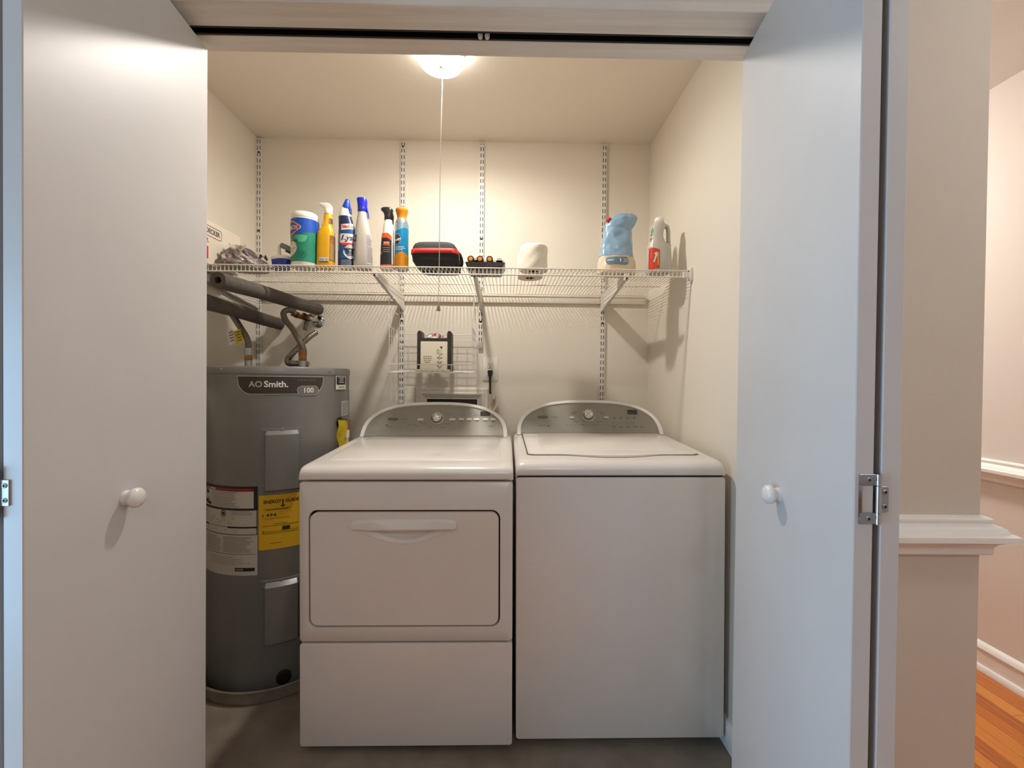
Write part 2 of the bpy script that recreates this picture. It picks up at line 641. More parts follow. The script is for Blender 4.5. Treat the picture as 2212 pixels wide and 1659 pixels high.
def hinge(parent, xk, y, z, side, tall_left):
    """non-mortise bifold hinge across the two panel edges, knuckle at x = xk"""
    s = -1 if tall_left else 1
    h, w = .038, .028
    a, c = xk + s * .003, xk + s * w
    x0, x1 = min(a, c), max(a, c)
    b = MB()
    b.box(x0, y - .002, z + h - .017, x1, y, z + h)
    b.box(x0, y - .002, z - h, x1, y, z - h + .017)
    e0, e1 = (x0, x0 + .005) if s < 0 else (x1 - .005, x1)
    b.box(e0, y - .002, z - h + .017, e1, y, z + h - .017)
    hp = b.build('hinge', STEEL, parent, bevel=.0005, seg=1)
    a, c = xk - s * .003, xk - s * .017
    MB().box(min(a, c), y - .002, z - .0195, max(a, c), y, z + .0195).build('hinge_plate', STEEL, hp, bevel=.0005, seg=1)
    MB().lathe([(.0036, -h), (.0036, -.021), (.0030, -.0205), (.0038, -.020), (.0038, .020), (.0030, .0205), (.0036, .021), (.0036, h)], xk, y - .003, 14).build('hinge_barrel', CHROME, hp, loc=(0, 0, z))
    for (sx, sz) in ((xk + s * .014, h - .0085), (xk + s * .014, -h + .0085), (xk - s * .011, .011), (xk - s * .011, -.011)):
        screw(hp, sx, y - .002, z + sz)
    return hp


def knob(parent, x, y, z, n, back_brown):
    """round white knob; n = 2D outward direction"""
    a = math.atan2(n[1], n[0])
    prof = [(.0150, 0), (.0150, .003), (.0135, .006), (.0140, .010), (.0172, .0125), (.0192, .016), (.0196, .0195), (.0186, .0235), (.0150, .0270), (.0085, .0290), (0, .0297)]
    o = MB().lathe(prof, 0, 0, 32).build('knob', mat('knob_white', srgb(226, 222, 216), .3, coat=.3), parent, loc=(x, y, z))
    o.rotation_euler = (0, PI / 2, a)
    return o


d2 = struct(thing('door_2', 'white flush bifold door folded open on the right', 'door'))
_, dv, nv = leaf(d2, .530, .640, .5945, 1.090, +1)
gx = (DT + .011) / dv.y
leaf(d2, .530 + gx, .640, .5945 + gx, 1.090, +1)
kx = .530 + (DT + .0045) / dv.y
for z in (1.024, 1.842, 0.20):
    hinge(d2, kx, .6398, z, 1, True)
knob(d2, .563 , .869, .968, (-nv.x, -nv.y), True)

d1 = struct(thing('door_1', 'white flush bifold door folded open on the left', 'door'))
_, dv, nv = leaf(d1, -.717, .640, -.768, 1.100, -1)
gx = (DT + .011) / dv.y
leaf(d1, -.717 - gx, .640, -.768 - gx, 1.100, -1)
kx = -.717 - (DT + .0055) / dv.y
for z in (1.024, 1.842, 0.20):
    hinge(d1, kx, .6398, z, 1, True)
knob(d1, -.739, .835, .962, (-nv.x, -nv.y), False)

# ------------------------------------------------------------------ ceiling light with pull cord
LX, LY = -.256, 1.600
cl = thing('ceiling_light', 'lit round glass ceiling light with ribbed drum shade in the closet', 'light', (LX, LY, CZ))
MB().lathe([(.060, 0), (.080, -.002), (.084, -.010), (.080, -.016), (.060, -.018)], 0, 0, 40).build('base', mat('fixture_white', srgb(235, 230, 222), .4), cl)


def glow_glass(name, opaque, strength):
    g = bpy.data.materials.new(name)
    g.use_nodes = True
    nt = g.node_tree
    nt.nodes.clear()
    o_ = nt.nodes.new('ShaderNodeOutputMaterial')
    mx = nt.nodes.new('ShaderNodeMixShader')
    tp = nt.nodes.new('ShaderNodeBsdfTransparent')
    em = nt.nodes.new('ShaderNodeEmission')
    em.inputs['Color'].default_value = (1.0, .93, .82, 1)
    em.inputs['Strength'].default_value = strength
    mx.inputs[0].default_value = opaque
    nt.links.new(tp.outputs[0], mx.inputs[1])
    nt.links.new(em.outputs[0], mx.inputs[2])
    nt.links.new(mx.outputs[0], o_.inputs[0])
    return g


prof = [(.0845, -.016), (.085, -.030), (.085, -.050), (.083, -.062)]
MB().lathe(prof, 0, 0, 48, caps=False).build('shade_rim', glow_glass('glowing_frosted_rim', .96, .95), cl)
prof = [(.083, -.062), (.080, -.068), (.074, -.072)]
for i, r in enumerate((.066, .058, .050, .042, .034, .026, .018)):
    prof += [(r + .004, -.0710), (r, -.0750)]
prof += [(.010, -.073), (.004, -.073)]
MB().lathe(prof, 0, 0, 48, caps=False).build('glass_shade', glow_glass('glowing_ribbed_glass', .32, 4.0), cl)
MB().lathe([(.003, -.073), (.007, -.076), (.007, -.081), (.003, -.084), (0, -.084)], 0, 0, 16).build('finial', mat('finial_brass', srgb(150, 120, 80), .3, metal=.8), cl)
BULB = (1.0, .945, .885)
bl = bpy.data.lights.new('closet_bulb', 'POINT')
bl.energy = 20.5
bl.color = BULB
bl.shadow_soft_size = .028
bo = bpy.data.objects.new('closet_bulb', bl)
COL.objects.link(bo)
bo.location = (LX, LY, CZ - .048)
# the ribbed lens throws most of the bulb's light downwards
ll = bpy.data.lights.new('closet_lens_light', 'AREA')
ll.shape = 'DISK'
ll.size = .09
ll.energy = 11
ll.color = BULB
lo_ = bpy.data.objects.new('closet_lens_light', ll)
COL.objects.link(lo_)
lo_.location = (LX, LY, CZ - .070)
pc = thing('pull_cord', 'thin white pull cord with small bell hanging from the ceiling light', 'cord', (LX + .006, LY - .05, 1.452))
MB().tube([(0, .048, .903), (0, .01, .55), (0, 0, .012)], .0014, 6).build('string', mat('cord_white', srgb(235, 230, 218), .6), pc)
MB().lathe([(.001, .014), (.004, .012), (.0055, .006), (.0075, -.004), (.0078, -.006), (0, -.006)], 0, 0, 16).build('bell', mat('bell_plastic', srgb(140, 128, 104), .4), pc)

# flush lights of the hallway, outside the picture
for (x, y, s, lb) in ((1.36, 2.55, 120.0, 'flush opal ceiling light down the hallway'), (1.50, .30, 19.0, 'flush opal ceiling light at the hallway entrance'), (.30, -1.15, 48.0, 'flush opal ceiling light of the room before the closet')):
    hl = thing('hall_light', lb, 'light', (x, y, CZ))
    MB().lathe([(.13, 0), (.14, -.01), (.13, -.02)], 0, 0, 32).build('base', mat('fixture_white', (1, 1, 1, 1)), hl)
    MB().lathe([(.125, -.02), (.12, -.05), (.09, -.075), (.04, -.088), (0, -.09)], 0, 0, 32).build('glass_shade', mat('opal_glow_%d' % s, (1, 1, 1, 1), .4, emis=((1, .96, .92, 1), s)), hl)

# ================================================================== LAUNDRY MACHINES
PHI = R(35)


def arch(a, h, n=2.7, k=28):
    out = []
    for i in range(k + 1):
        t = PI * i / k
        c, s = math.cos(t), math.sin(t)
        out.append((math.copysign(abs(c) ** (2 / n), c) * a, abs(s) ** (2 / n) * h))
    return out   # from +a over the top to -a


def console(root, hw, y0, z0, rise, yb, washer):
    sl = rise / math.cos(PHI)
    S = Vector((0, math.sin(PHI), math.cos(PHI)))
    N = Vector((0, -math.cos(PHI), math.sin(PHI)))
    O = Vector((0, y0, z0))

    def fp(u, s, d=0.0):
        return tuple(O + Vector((u, 0, 0)) + S * s + N * d)
    A = arch(hw, sl)
    B = arch(hw - .017, sl - .016)
    b = MB()
    outer = [fp(u, s, 0) for u, s in A]
    bulge = [fp(u * .996, s - .003 * (s > .01), .005) for u, s in A]
    inner = [fp(u, s, .005) for u, s in B]
    sink = [fp(u, s, -.003) for u, s in B]
    back = [(u * .97, yb, z0 + s * math.cos(PHI) * .93) for u, s in A]
    for la, lb in ((back, outer), (outer, bulge), (bulge, inner), (inner, sink)):
        b.grid([la, lb])
    n = len(back)
    b.add(back, [tuple(range(n))])
    b.add([outer[0], outer[-1], back[-1], back[0]], [(0, 1, 2, 3)])
    b.build('console_housing', APPLP, root, smooth=50)
    # silver fascia
    d = Decal(fp, -.0005)
    us = [u for u, s in reversed(B)]
    hi = {round(u, 6): s for u, s in B}
    d.strip(us, lambda u: 0.002, lambda u: max(.0021, hi[round(u, 6)]), 4)
    face = d.build('console_fascia', SILVER, root, smooth=0)
    MB().grid([[fp(u, s, dd) for u in lin(-hw + .016, hw - .016, 12)] for s, dd in ((0, .004), (.004, .0045), (.009, .0015), (.012, -.0006))]).build('fascia_lip', SILVER, face)
    # dial
    ku, ks = (.006, .094) if not washer else (.0, .098)
    M3 = Matrix((Vector((1, 0, 0)), S, N)).transposed()
    dial = MB().lathe([(.030, 0), (.030, .003), (.027, .0045), (.0255, .003)], 0, 0, 40).build('dial_ring', mat('dial_ring', srgb(196, 190, 176), .25, metal=.7), root)
    kn = MB().lathe([(.0245, .002), (.0245, .016), (.0215, .024), (.017, .0275), (.010, .029), (0, .0292)], 0, 0, 36).build('dial', CHROME, root)
    tab = MB().box(-.005, -.018, .027, .005, .0195, .0315).build('dial_grip', mat('dial_grip', srgb(220, 218, 212), .15, metal=.9), root, bevel=.002)
    for o in (dial, kn, tab):
        o.matrix_basis = Matrix.Translation(Vector(fp(ku, ks, 0))) @ M3.to_4x4()
    tab.matrix_basis = tab.matrix_basis @ Matrix.Rotation(R(35 if washer else 0), 4, 'Z')
    # display
    du, ds = (.222, .122) if not washer else (.205, .118)
    p = [fp(u, s, .0006) for u, s in rrect(du - .023, ds - .012, du + .023, ds + .012, .005, 4)]
    q = [fp(u, s, -.0004) for u, s in rrect(du - .023, ds - .012, du + .023, ds + .012, .005, 4)]
    mb = MB().ring(p, q)
    mb.add(p, [tuple(range(len(p)))])
    mb.build('display', mat('display_black', srgb(24, 18, 16), .12, coat=.5), root)
    # keys
    if not washer:
        keys = [(.116 + i * .0335 + (.008 if i > 2 else 0), .092, .012, .0048) for i in range(5)] + [(-.068, .090, .013, .006), (.075, .091, .013, .006)]
    else:
        keys = [(-.075, .090, .010, .005), (.082, .090, .010, .005)]
    for (u, s, w, h) in keys:
        P = rrect(u - w, s - h, u + w, s + h, .003, 3)
        mb = MB().ring([fp(a, c, -.0004) for a, c in P], [fp(a, c, .002) for a, c in P])
        mb.add([fp(a, c, .002) for a, c in P], [tuple(range(len(P)))])
        mb.build('button', mat('button_silver', srgb(196, 193, 182), .3, metal=.4), root)
    # printing
    pr = Decal(fp, .0002)
    pr.text('cabrio', -.138 if not washer else -.150, .092, .0075, sx=1.1)
    pr.rect(-.068 - .009, .079, -.068 + .009, .081, 1).rect(.075 - .009, .079, .075 + .009, .081, 1)
    for (a0, c0, w) in ((-.055, .118, .030), (.05, .118, .028), (-.058, .068, .030), (.048, .068, .030), (-.028, .052, .018), (.03, .050, .02)):
        pr.rect(ku + a0 - w / 2, c0, ku + a0 + w / 2, c0 + .0022, 1)
    if washer:
        for (a0, c0, w) in ((-.066, .112, .022), (.066, .112, .022), (-.064, .106, .026), (.07, .106, .024)):
            pr.rect(a0 - w / 2, c0, a0 + w / 2, c0 + .002, 1)
        for i in range(4):
            u = .118 + i * .030
            pr.rect(u - .008, .088, u + .008, .0895, 1).poly([(u - .003, .083), (u + .004, .083), (u + .002, .092), (u - .001, .092)])
            pr.rect(.105 + i * .030, .062, .118 + i * .030, .0635, 1)
        for i in range(13):
            u = -.10 + i * .0185
            pr.rect(u - .0015, .048, u + .0015, .052, 1)
        for i in range(5):
            pr.rect(.10 + i * .032, .040, .118 + i * .032, .044, 1)
        pr.disc(-.185, .047, .007, .004)
        pr.rect(-.232, .047, -.198, .049, 1)
    else:
        pr.disc(-.215, .062, .006, .004).rect(-.212, .052, -.192, .0545, 1)
        for (u, s) in ((-.115, .062), (-.10, .058), (-.09, .062), (-.08, .054), (-.122, .054)):
            pr.rect(u - .003, s, u + .003, s + .003, 1)
        for i in range(5):
            pr.rect(.108 + i * .036, .080, .122 + i * .036, .082, 1)
            pr.rect(.112 + i * .03, .112 + (i % 2) * .01, .128 + i * .03, .1135 + (i % 2) * .01, 1)
        pr.rect(.235, .060, .262, .062, 1).rect(.240, .054, .258, .056, 1)
    stuff(pr.put('fascia_print', PRINTG, face))
    lg = Decal(fp, .0004)
    lu = -.192 if not washer else -.208
    lg.circ(lu, .092, .024, .0012, ry=.0075)
    lg.text('Whirlpool', lu, .092, .0066, bold=.0002, shear=.2)
    lg.put('fascia_logo', PRINTD, face)
    return fp


# ------------------------------------------------------------------ dryer
dr = thing('dryer', 'white front-loading clothes dryer beside the water heater', 'dryer', (-.3095, 1.355, 0), (0, -.008, 0))
W = .3385
MB().box(-W + .002, .026, .030, W - .002, .70, .872).build('cabinet', APPL, dr, bevel=.006)
# upper front with the door opening
o1 = rrect(-W, .360, W, .8705, .010, 8)
i1 = rrect(-.3095, .4065, .2990, .7815, .028, 8)
b = MB()
fr = lambda L, y: [(x, y, z) for x, z in L]
o2 = rrect(-W + .002, .362, W - .002, .8685, .009, 8)
b.ring(fr(o1, .026), fr(o1, .002))
b.ring(fr(o1, .002), fr(o2, 0))
b.ring(fr(o2, 0), fr(i1, 0))
b.ring(fr(i1, 0), fr(i1, .026))
b.build('front_panel', APPL, dr, smooth=50)
MB().prism(rrect(-.312, .404, .301, .784, .03, 8), .017, .024).build('door_gap_shade', DARK, dr)  # dark plate behind the door; its colour stands in for shade in the gap
dp = rrect(-.3045, .4115, .294, .7735, .025, 8)
dq = rrect(-.3030, .4130, .2925, .7720, .024, 8)
hc, hz = -.006, .7085


def in_lens(x, z):
    u = (x - hc) / .150
    return abs(u) < 1 and z < .7245 and z > .7245 - .050 * (1 - u * u)


lens = []
for (x, z) in dq:
    lo_t, hi_t = 0.0, 1.0
    for _ in range(40):
        mid = (lo_t + hi_t) / 2
        if in_lens(hc + (x - hc) * mid, hz + (z - hz) * mid):
            lo_t = mid
        else:
            hi_t = mid
    lens.append((hc + (x - hc) * lo_t, hz + (z - hz) * lo_t))
# even the outline out: resample it by angle so the scoop is smooth
lens_pts = []
for i in range(72):
    a_ = -PI / 2 + 2 * PI * i / 72
    lo_t, hi_t = 0.0, .4
    for _ in range(40):
        mid = (lo_t + hi_t) / 2
        if in_lens(hc + math.cos(a_) * mid * 2.2, hz + math.sin(a_) * mid):
            lo_t = mid
        else:
            hi_t = mid
    lens_pts.append((hc + math.cos(a_) * lo_t * 2.2, hz + math.sin(a_) * lo_t))
dqa = []
for (x, z) in lens_pts:
    best, t_ = None, 0.0
    lo_t, hi_t = 1.0, 60.0
    for _ in range(50):
        mid = (lo_t + hi_t) / 2
        X_, Z_ = hc + (x - hc) * mid, hz + (z - hz) * mid
        if -.3030 < X_ < .2925 and .4130 < Z_ < .7720:
            lo_t = mid
        else:
            hi_t = mid
    dqa.append((hc + (x - hc) * lo_t, hz + (z - hz) * lo_t))
b = MB()
b.ring(fr(dp, .018), fr(dp, .0005))
b.ring(fr(dp, .0005), fr(dq, -.0012))
door = b.build('door', APPL, dr, smooth=50)
b = MB()
cm_ = [(x, -.00115, z) for x, z in dqa]
# keep the corners of the skin inside the rounded outline
def clamp_corner(x, z):
    for (cx_, cz_, sx_, sz_) in ((.2925 - .024, .4130 + .024, 1, -1), (.2925 - .024, .7720 - .024, 1, 1), (-.3030 + .024, .7720 - .024, -1, 1), (-.3030 + .024, .4130 + .024, -1, -1)):
        if (x - cx_) * sx_ > 0 and (z - cz_) * sz_ > 0:
            l_ = math.hypot(x - cx_, z - cz_)
            if l_ > .024:
                return cx_ + (x - cx_) * .024 / l_, cz_ + (z - cz_) * .024 / l_
    return x, z
pts = sorted(set([(round(x, 5), round(z, 5)) for x, z in [clamp_corner(*p_) for p_ in dqa] + dq]), key=lambda p_: math.atan2((p_[1] - hz), (p_[0] - hc)))
inner = []
for (x, z) in pts:
    lo_t, hi_t = 0.0, 1.0
    for _ in range(40):
        mid = (lo_t + hi_t) / 2
        if in_lens(hc + (x - hc) * mid, hz + (z - hz) * mid):
            lo_t = mid
        else:
            hi_t = mid
    inner.append((hc + (x - hc) * lo_t, hz + (z - hz) * lo_t))
b.ring([(x, -.0012, z) for x, z in pts], [(x, -.0012, z) for x, z in inner])
b.build('door_skin', APPL, door, smooth=0)
b = MB()
stages = [(1.0, -.0012), (.985, -.0030), (.95, -.0030), (.90, -.0010), (.80, .0005), (.70, .0030), (.62, .0100), (.48, .0145), (.15, .0152)]
loops = [[(hc + (x - hc) * s_, y_, hz + .003 * (1 - s_) + (z - hz) * s_) for x, z in lens_pts] for s_, y_ in stages]
for la, lb_ in zip(loops[:-1], loops[1:]):
    b.ring(la, lb_)
b.add(loops[-1], [tuple(range(72))])
b.build('handle_scoop', APPLP, door, smooth=60)
# the pull bar: a faceted wedge, flat lip below and a bevelled brow above
rows = []
for x, top_, brow, low_ in ((-.168, .7385, .7350, .7225), (-.160, .7470, .7390, .7215), (-.100, .7500, .7480, .7212), (-.050, .7515, .7360, .7212), (0.0, .7520, .7330, .7214), (.050, .7520, .7370, .7220), (.095, .7512, .7490, .7226), (.152, .7490, .7440, .7236), (.166, .7440, .7410, .7242)):
    e_ = .4 if abs(x) > .159 else 1.0
    rows.append([(hc + x, -.0010, low_ + .0006), (hc + x, -.0040 - .012 * e_, low_), (hc + x, -.0040 - .0135 * e_, low_ + .003), (hc + x, -.0040 - .0115 * e_, brow), (hc + x, -.0035 - .0015 * e_, top_), (hc + x, -.0010, top_ + .0008)])
b = MB().grid(rows)
b.add(rows[0], [tuple(range(6))])
b.add(rows[-1], [tuple(range(6))])
b.build('door_handle', APPLP, door, smooth=28)
MB().prism(rrect(-W, .024, W, .3535, .008, 5), -.001, .026).build('lower_panel', APPL, dr, bevel=.0025, seg=2)
MB().box(-W + .01, .012, .350, W - .01, .026, .365).build('panel_gap', DARK, dr)
# top: front lip, rounded edge, gentle rise to the console
b = MB()
prof = [(.000, .8775), (-.004, .879), (-.005, .884), (-.0045, .897), (0, .9075), (.010, .916), (.026, .9205), (.06, .9225), (.50, .944), (.66, .945), (.70, .935), (.70, .8775)]
xs = [(-W - .002, .010), (-W + .001, .004), (-W + .008, .0012), (-W + .02, 0), (W - .02, 0), (W - .008, .0012), (W - .001, .004), (W + .002, .010)]
rows = []
for (x, dz) in xs:
    rows.append([(x, y + (dz * .5 if y < .05 else 0), max(.8775, z - dz)) for y, z in prof])
b.grid(rows)
b.add(rows[0], [tuple(range(len(prof)))])
b.add(rows[-1], [tuple(range(len(prof)))])
b.add([r_[0] for r_ in rows] + [r_[-1] for r_ in reversed(rows)], [tuple(range(2 * len(xs)))])
b.build('top_panel', APPL, dr, smooth=60)
pl = rrect(-.30, .085, .30, .505, .05, 8)
zz = lambda y: .9225 + (y - .06) * .0215 / .44
b = MB()
b.ring([(x, y, zz(y) - .001) for x, y in pl], [(x * .985, .295 + (y - .295) * .98, zz(y) + .0025) for x, y in pl])
q = [(x * .985, .295 + (y - .295) * .98, zz(y) + .0025) for x, y in pl]
b.add(q, [tuple(range(len(q)))])
b.build('raised_field', APPL, dr, smooth=60)
console(dr, .3225, .508, .9425, .150, .70, False)
for sx in (-1, 1):
    for y in (.09, .64):
        MB().lathe([(.016, 0.001), (.018, .006), (.010, .010), (.008, .034)], sx * .28, y, 16).build('foot', BLACKP, dr)

# ------------------------------------------------------------------ washer
wa = thing('washing_machine', 'white top-loading washing machine against the right wall', 'washer', (.3815, 1.371, 0), (0, -.009, 0))
W = .340
MB().prism(rrect(-W, .034, W, .8865, .010, 5), 0, .69).build('cabinet', APPL, wa, bevel=.003, seg=2)
MB().box(-W + .006, .008, .884, W - .006, .66, .896).build('panel_gap', DARK, wa)
prof = [(.002, .8925), (-.003, .895), (-.004, .900), (-.003, .914), (.004, .926), (.018, .935), (.040, .9385), (.07, .9405), (.50, .9585), (.64, .959), (.69, .945), (.69, .8925)]
b = MB()
rows = []
xs = [(-W - .001, .012), (-W + .003, .005), (-W + .011, .0012), (-W + .024, 0), (W - .024, 0), (W - .011, .0012), (W - .003, .005), (W + .001, .012)]
for (x, dz) in xs:
    rows.append([(x, y + (dz * .5 if y < .05 else 0), max(.8925, z - dz)) for y, z in prof])
b.grid(rows)
b.add(rows[0], [tuple(range(len(prof)))])
b.add(rows[-1], [tuple(range(len(prof)))])
b.add([r_[0] for r_ in rows] + [r_[-1] for r_ in reversed(rows)], [tuple(range(2 * len(xs)))])
b.build('top_deck', APPL, wa, smooth=60)
zz = lambda y: .9405 + (y - .07) * .018 / .43


def lidpoly(g):
    """lid outline grown by g, its front edge swelling into a grip"""
    pts = []
    for i in range(31):
        u = -1 + 2 * i / 30
        x = u * (.296 + g)
        bulge = .026 * max(0, 1 - (u / .58) ** 2) ** 1.3
        pts.append((x, .098 - g - bulge + (.012 * max(0, (abs(u) - .94) / .06) ** 2)))
    return pts + [(.300 + g, .502), (-.300 - g, .502)]


b = MB()
L0 = lidpoly(.004)
b.add([(x, y, zz(y) + .0008) for x, y in L0], [tuple(range(len(L0)))])
b.build('lid_gap', mat('gap_grey', srgb(70, 66, 60), .6), wa, smooth=0)
L1, L2 = lidpoly(0), lidpoly(-.004)
b = MB()
b.ring([(x, y, zz(y) + .0006) for x, y in L1], [(x, y, zz(y) + .004) for x, y in L1])
b.ring([(x, y, zz(y) + .004) for x, y in L1], [(x, y, zz(y) + .0062) for x, y in L2])
b.add([(x, y, zz(y) + .0062) for x, y in L2], [tuple(range(len(L2)))])
lid = b.build('lid', APPL, wa, smooth=50)
pl = rrect(-.245, .150, .245, .498, .03, 6)
q = [(x * .985, .324 + (y - .324) * .98, zz(y) + .0086) for x, y in pl]
b = MB().ring([(x, y, zz(y) + .0062) for x, y in pl], q)
b.add(q, [tuple(range(len(q)))])
b.build('raised_field', APPL, lid, smooth=50)
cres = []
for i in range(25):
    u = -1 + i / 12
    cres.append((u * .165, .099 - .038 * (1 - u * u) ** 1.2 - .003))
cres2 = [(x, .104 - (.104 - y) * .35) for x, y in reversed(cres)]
MB().add([(x, y, zz(y) + .0015) for x, y in cres + cres2], [tuple(range(len(cres) * 2))]).build('grip_recess_shade', mat('grip_shadow_grey', srgb(186, 186, 178), .5), wa, smooth=0)  # flat grey crescent; shade of the grip hollow is painted in
console(wa, .326, .508, .9575, .150, .69, True)
for sx in (-1, 1):
    for y in (.09, .62):
        MB().lathe([(.016, 0.001), (.018, .006), (.010, .010), (.008, .036)], sx * .28, y, 16).build('foot', BLACKP, wa)

# ================================================================== WATER HEATER
HXC, HYC, HR = -.971, 1.85, .272
pan = thing('drain_pan', 'round grey metal drain pan under the water heater', 'pan', (HXC, HYC, 0))
MB().lathe([(0, .002), (.292, .002), (.296, .006), (.298, .050), (.305, .052), (.307, .049), (.302, .046), (.300, .004), (.296, 0), (0, 0)], 0, 0, 64).build('pan_tray', PANM, pan)

wh = thing('water_heater', 'grey cylindrical electric water heater standing in the left corner', 'water heater', (HXC, HYC, .003))
zt = 1.237
MB().lathe([(0, 0), (.262, 0), (.266, .004), (HR - .002, .012), (HR, .02), (HR, 1.211)], 0, 0, 72).build('tank', TANK, wh)
MB().lathe([(HR + .0005, 1.207), (HR + .003, 1.209), (HR + .003, zt - .006), (HR, zt - .001), (HR - .006, zt), (.20, zt + .001), (0, zt + .002)], 0, 0, 72).build('top_cap', TANK, wh)
for th in (-18, 66):
    p = cyl_map(0, 0, HR + .003, th, 1.224)(0, 0)
    MB().lathe([(.004, 0), (.0035, .0025), (0, .003)], 0, 0, 12).build('screw', STEEL, wh, loc=p).rotation_euler = (PI / 2, 0, R(th))
arc = lambda deg: R(deg) * HR
C0 = cyl_map(0, 0, HR, 0, 0)
# banner
u0_, u1_ = arc(-4), arc(60)


def ban(m_):
    vb, vt = 1.1345 - m_, 1.1985 + m_
    a, c = u0_ - m_, u1_ + m_

    def lo(u):
        t = min(1, max(0, (u - a) / .050))
        s = min(1, max(0, (c - u) / .045))
        return vb + (vt - vb - .003) * ((1 - math.sqrt(1 - (1 - t) ** 2)) + (1 - math.sqrt(1 - (1 - s) ** 2)))
    return lo, (lambda u: vt), lin(a, c, 60)


lo, hi_, us = ban(.0022)
bn = Decal(C0, .0012).strip(us, lo, hi_, 2).put('nameplate', mat('nameplate_silver', srgb(200, 196, 186), .3, metal=.4), wh)
lo, hi_, us = ban(0)
Decal(C0, .0018).strip(us, lo, hi_, 2).put('nameplate_field', mat('nameplate_dark', srgb(58, 47, 42), .4), bn)
gw = arc(38.5)
Decal(C0, .0024).text('AO', arc(9.6), 1.169, .0215, bold=.0003).put('nameplate_lettering', mat('print_pale_green', srgb(168, 196, 160), .5), bn)
Decal(C0, .0024).text('Smith.', arc(23.9), 1.1695, .0225, bold=.0007).put('nameplate_lettering', PRINTW, bn)
Decal(C0, .0024).text('SIGNATURE', arc(46), 1.186, .0058, track=1.7).put('nameplate_lettering', mat('print_tan', srgb(140, 126, 112), .5), bn)


def pill(cx_, cz_, w, h, d, nm, m_):
    uu = lin(cx_ - w, cx_ + w, 30)
    ext = lambda u: h * math.sqrt(max(0, 1 - max(0, (abs(u - cx_) - (w - h)) / h) ** 2))
    return Decal(C0, d).strip(uu, lambda u: cz_ - ext(u), lambda u: cz_ + ext(u), 2).put(nm, m_, bn)


pill(arc(47), 1.1465, .041, .0175, .0026, 'nameplate_badge', mat('nameplate_silver', (1, 1, 1, 1)))
pill(arc(47), 1.1465, .0395, .016, .0031, 'nameplate_badge', mat('badge_grey', srgb(112, 106, 98), .4))
Decal(C0, .0036).text('100', arc(47), 1.1465, .019, bold=.0004).put('nameplate_lettering', PRINTW, bn)
# small sticker high on the right
st = Decal(C0, .004).rect(arc(73), 1.148, arc(89), 1.205, 6).put('rating_sticker', mat('sticker_white', srgb(214, 210, 196), .5), wh)
Decal(C0, .0046).rect(arc(74), 1.168, arc(88), 1.202, 6).put('sticker_print', mat('sticker_navy', srgb(36, 34, 48), .5), st)
pw = Decal(C0, .0052)
for v, w_ in ((1.196, 5), (1.190, 3), (1.183, 3.5), (1.176, 4)):
    pw.rect(arc(81 - w_), v, arc(81 + w_), v + .002, 3)
pw.put('sticker_print', PRINTW, st)
Decal(C0, .0046).rect(arc(77), 1.155, arc(86), 1.157, 3).rect(arc(77), 1.160, arc(86), 1.161, 3).put('sticker_print', PRINTD, st)
st2 = Decal(C0, .001).rect(arc(82), 1.035, arc(100), 1.098, 6).put('data_sticker', mat('sticker_silver', srgb(170, 172, 168), .4), wh)
Decal(C0, .0016).lines(arc(84), 1.04, arc(98), 1.094, 7, .0022).put('sticker_print', PRINTG, st2)


def cover(name, th0, th1, z0, z1):
    a, c, b_, h = arc(th0), arc(th1), .010, .020
    us_ = [a, a + b_] + lin(a + b_, c - b_, 8)[1:-1] + [c - b_, c]
    vs_ = [z0, z0 + b_, z1 - b_ * 1.6, z1]
    rows = []
    for i, v in enumerate(vs_):
        rows.append([C0(u, v, (.0005 if i in (0, 3) or j in (0, len(us_) - 1) else h)) for j, u in enumerate(us_)])
    o = MB().grid(rows).build(name, TANK, wh, smooth=25)
    MB().grid([[C0(u, z1 + d_[0], d_[1]) for u in lin(a - .006, c + .006, 10)] for d_ in ((-.004, .0035), (.006, .0035), (.007, .0005))]).build('cover_flange', TANK, o)
    p = C0((a + c) / 2, z1 + .004, .004)
    sc_ = MB().lathe([(.004, 0), (.0035, .002), (0, .0026)], 0, 0, 12).build('cover_screw', STEEL, o, loc=p)
    sc_.rotation_euler = (PI / 2, 0, R((th0 + th1) / 2))
    return o


cover('access_cover', 15.5, 41, .768, .999)
cover('access_cover', 15.5, 41, .195, .432)
# big warning label
lz0, lz1 = .462, .792
wl_ = Decal(C0, .0008).rect(arc(-58), lz0, arc(11.4), lz1, 30).put('warning_label', mat('label_white', srgb(190, 184, 174), .55), wh)
k = Decal(C0, .0013)
k.rect(arc(-58), .784, arc(11.4), lz1, 24).rect(arc(8.6), .705, arc(11.4), .790, 3).rect(arc(-58), .703, arc(11.4), .711, 24)
k.rect(arc(-58), .637, arc(-34), .643, 8).rect(arc(-12), .637, arc(11), .643, 8).rect(arc(-58), .640, arc(11), .6415, 24)
k.rect(arc(10.6), .612, arc(11.2), .705, 2).rect(arc(-58), .612, arc(11.2), .6145, 24).rect(arc(-58), .540, arc(11), .5415, 24)
k.rect(arc(-5.5), .478, arc(9.5), .491, 8)
k.circ(arc(-16), .690, .0125, .003).disc(arc(-16), .690, .0065, .0065)
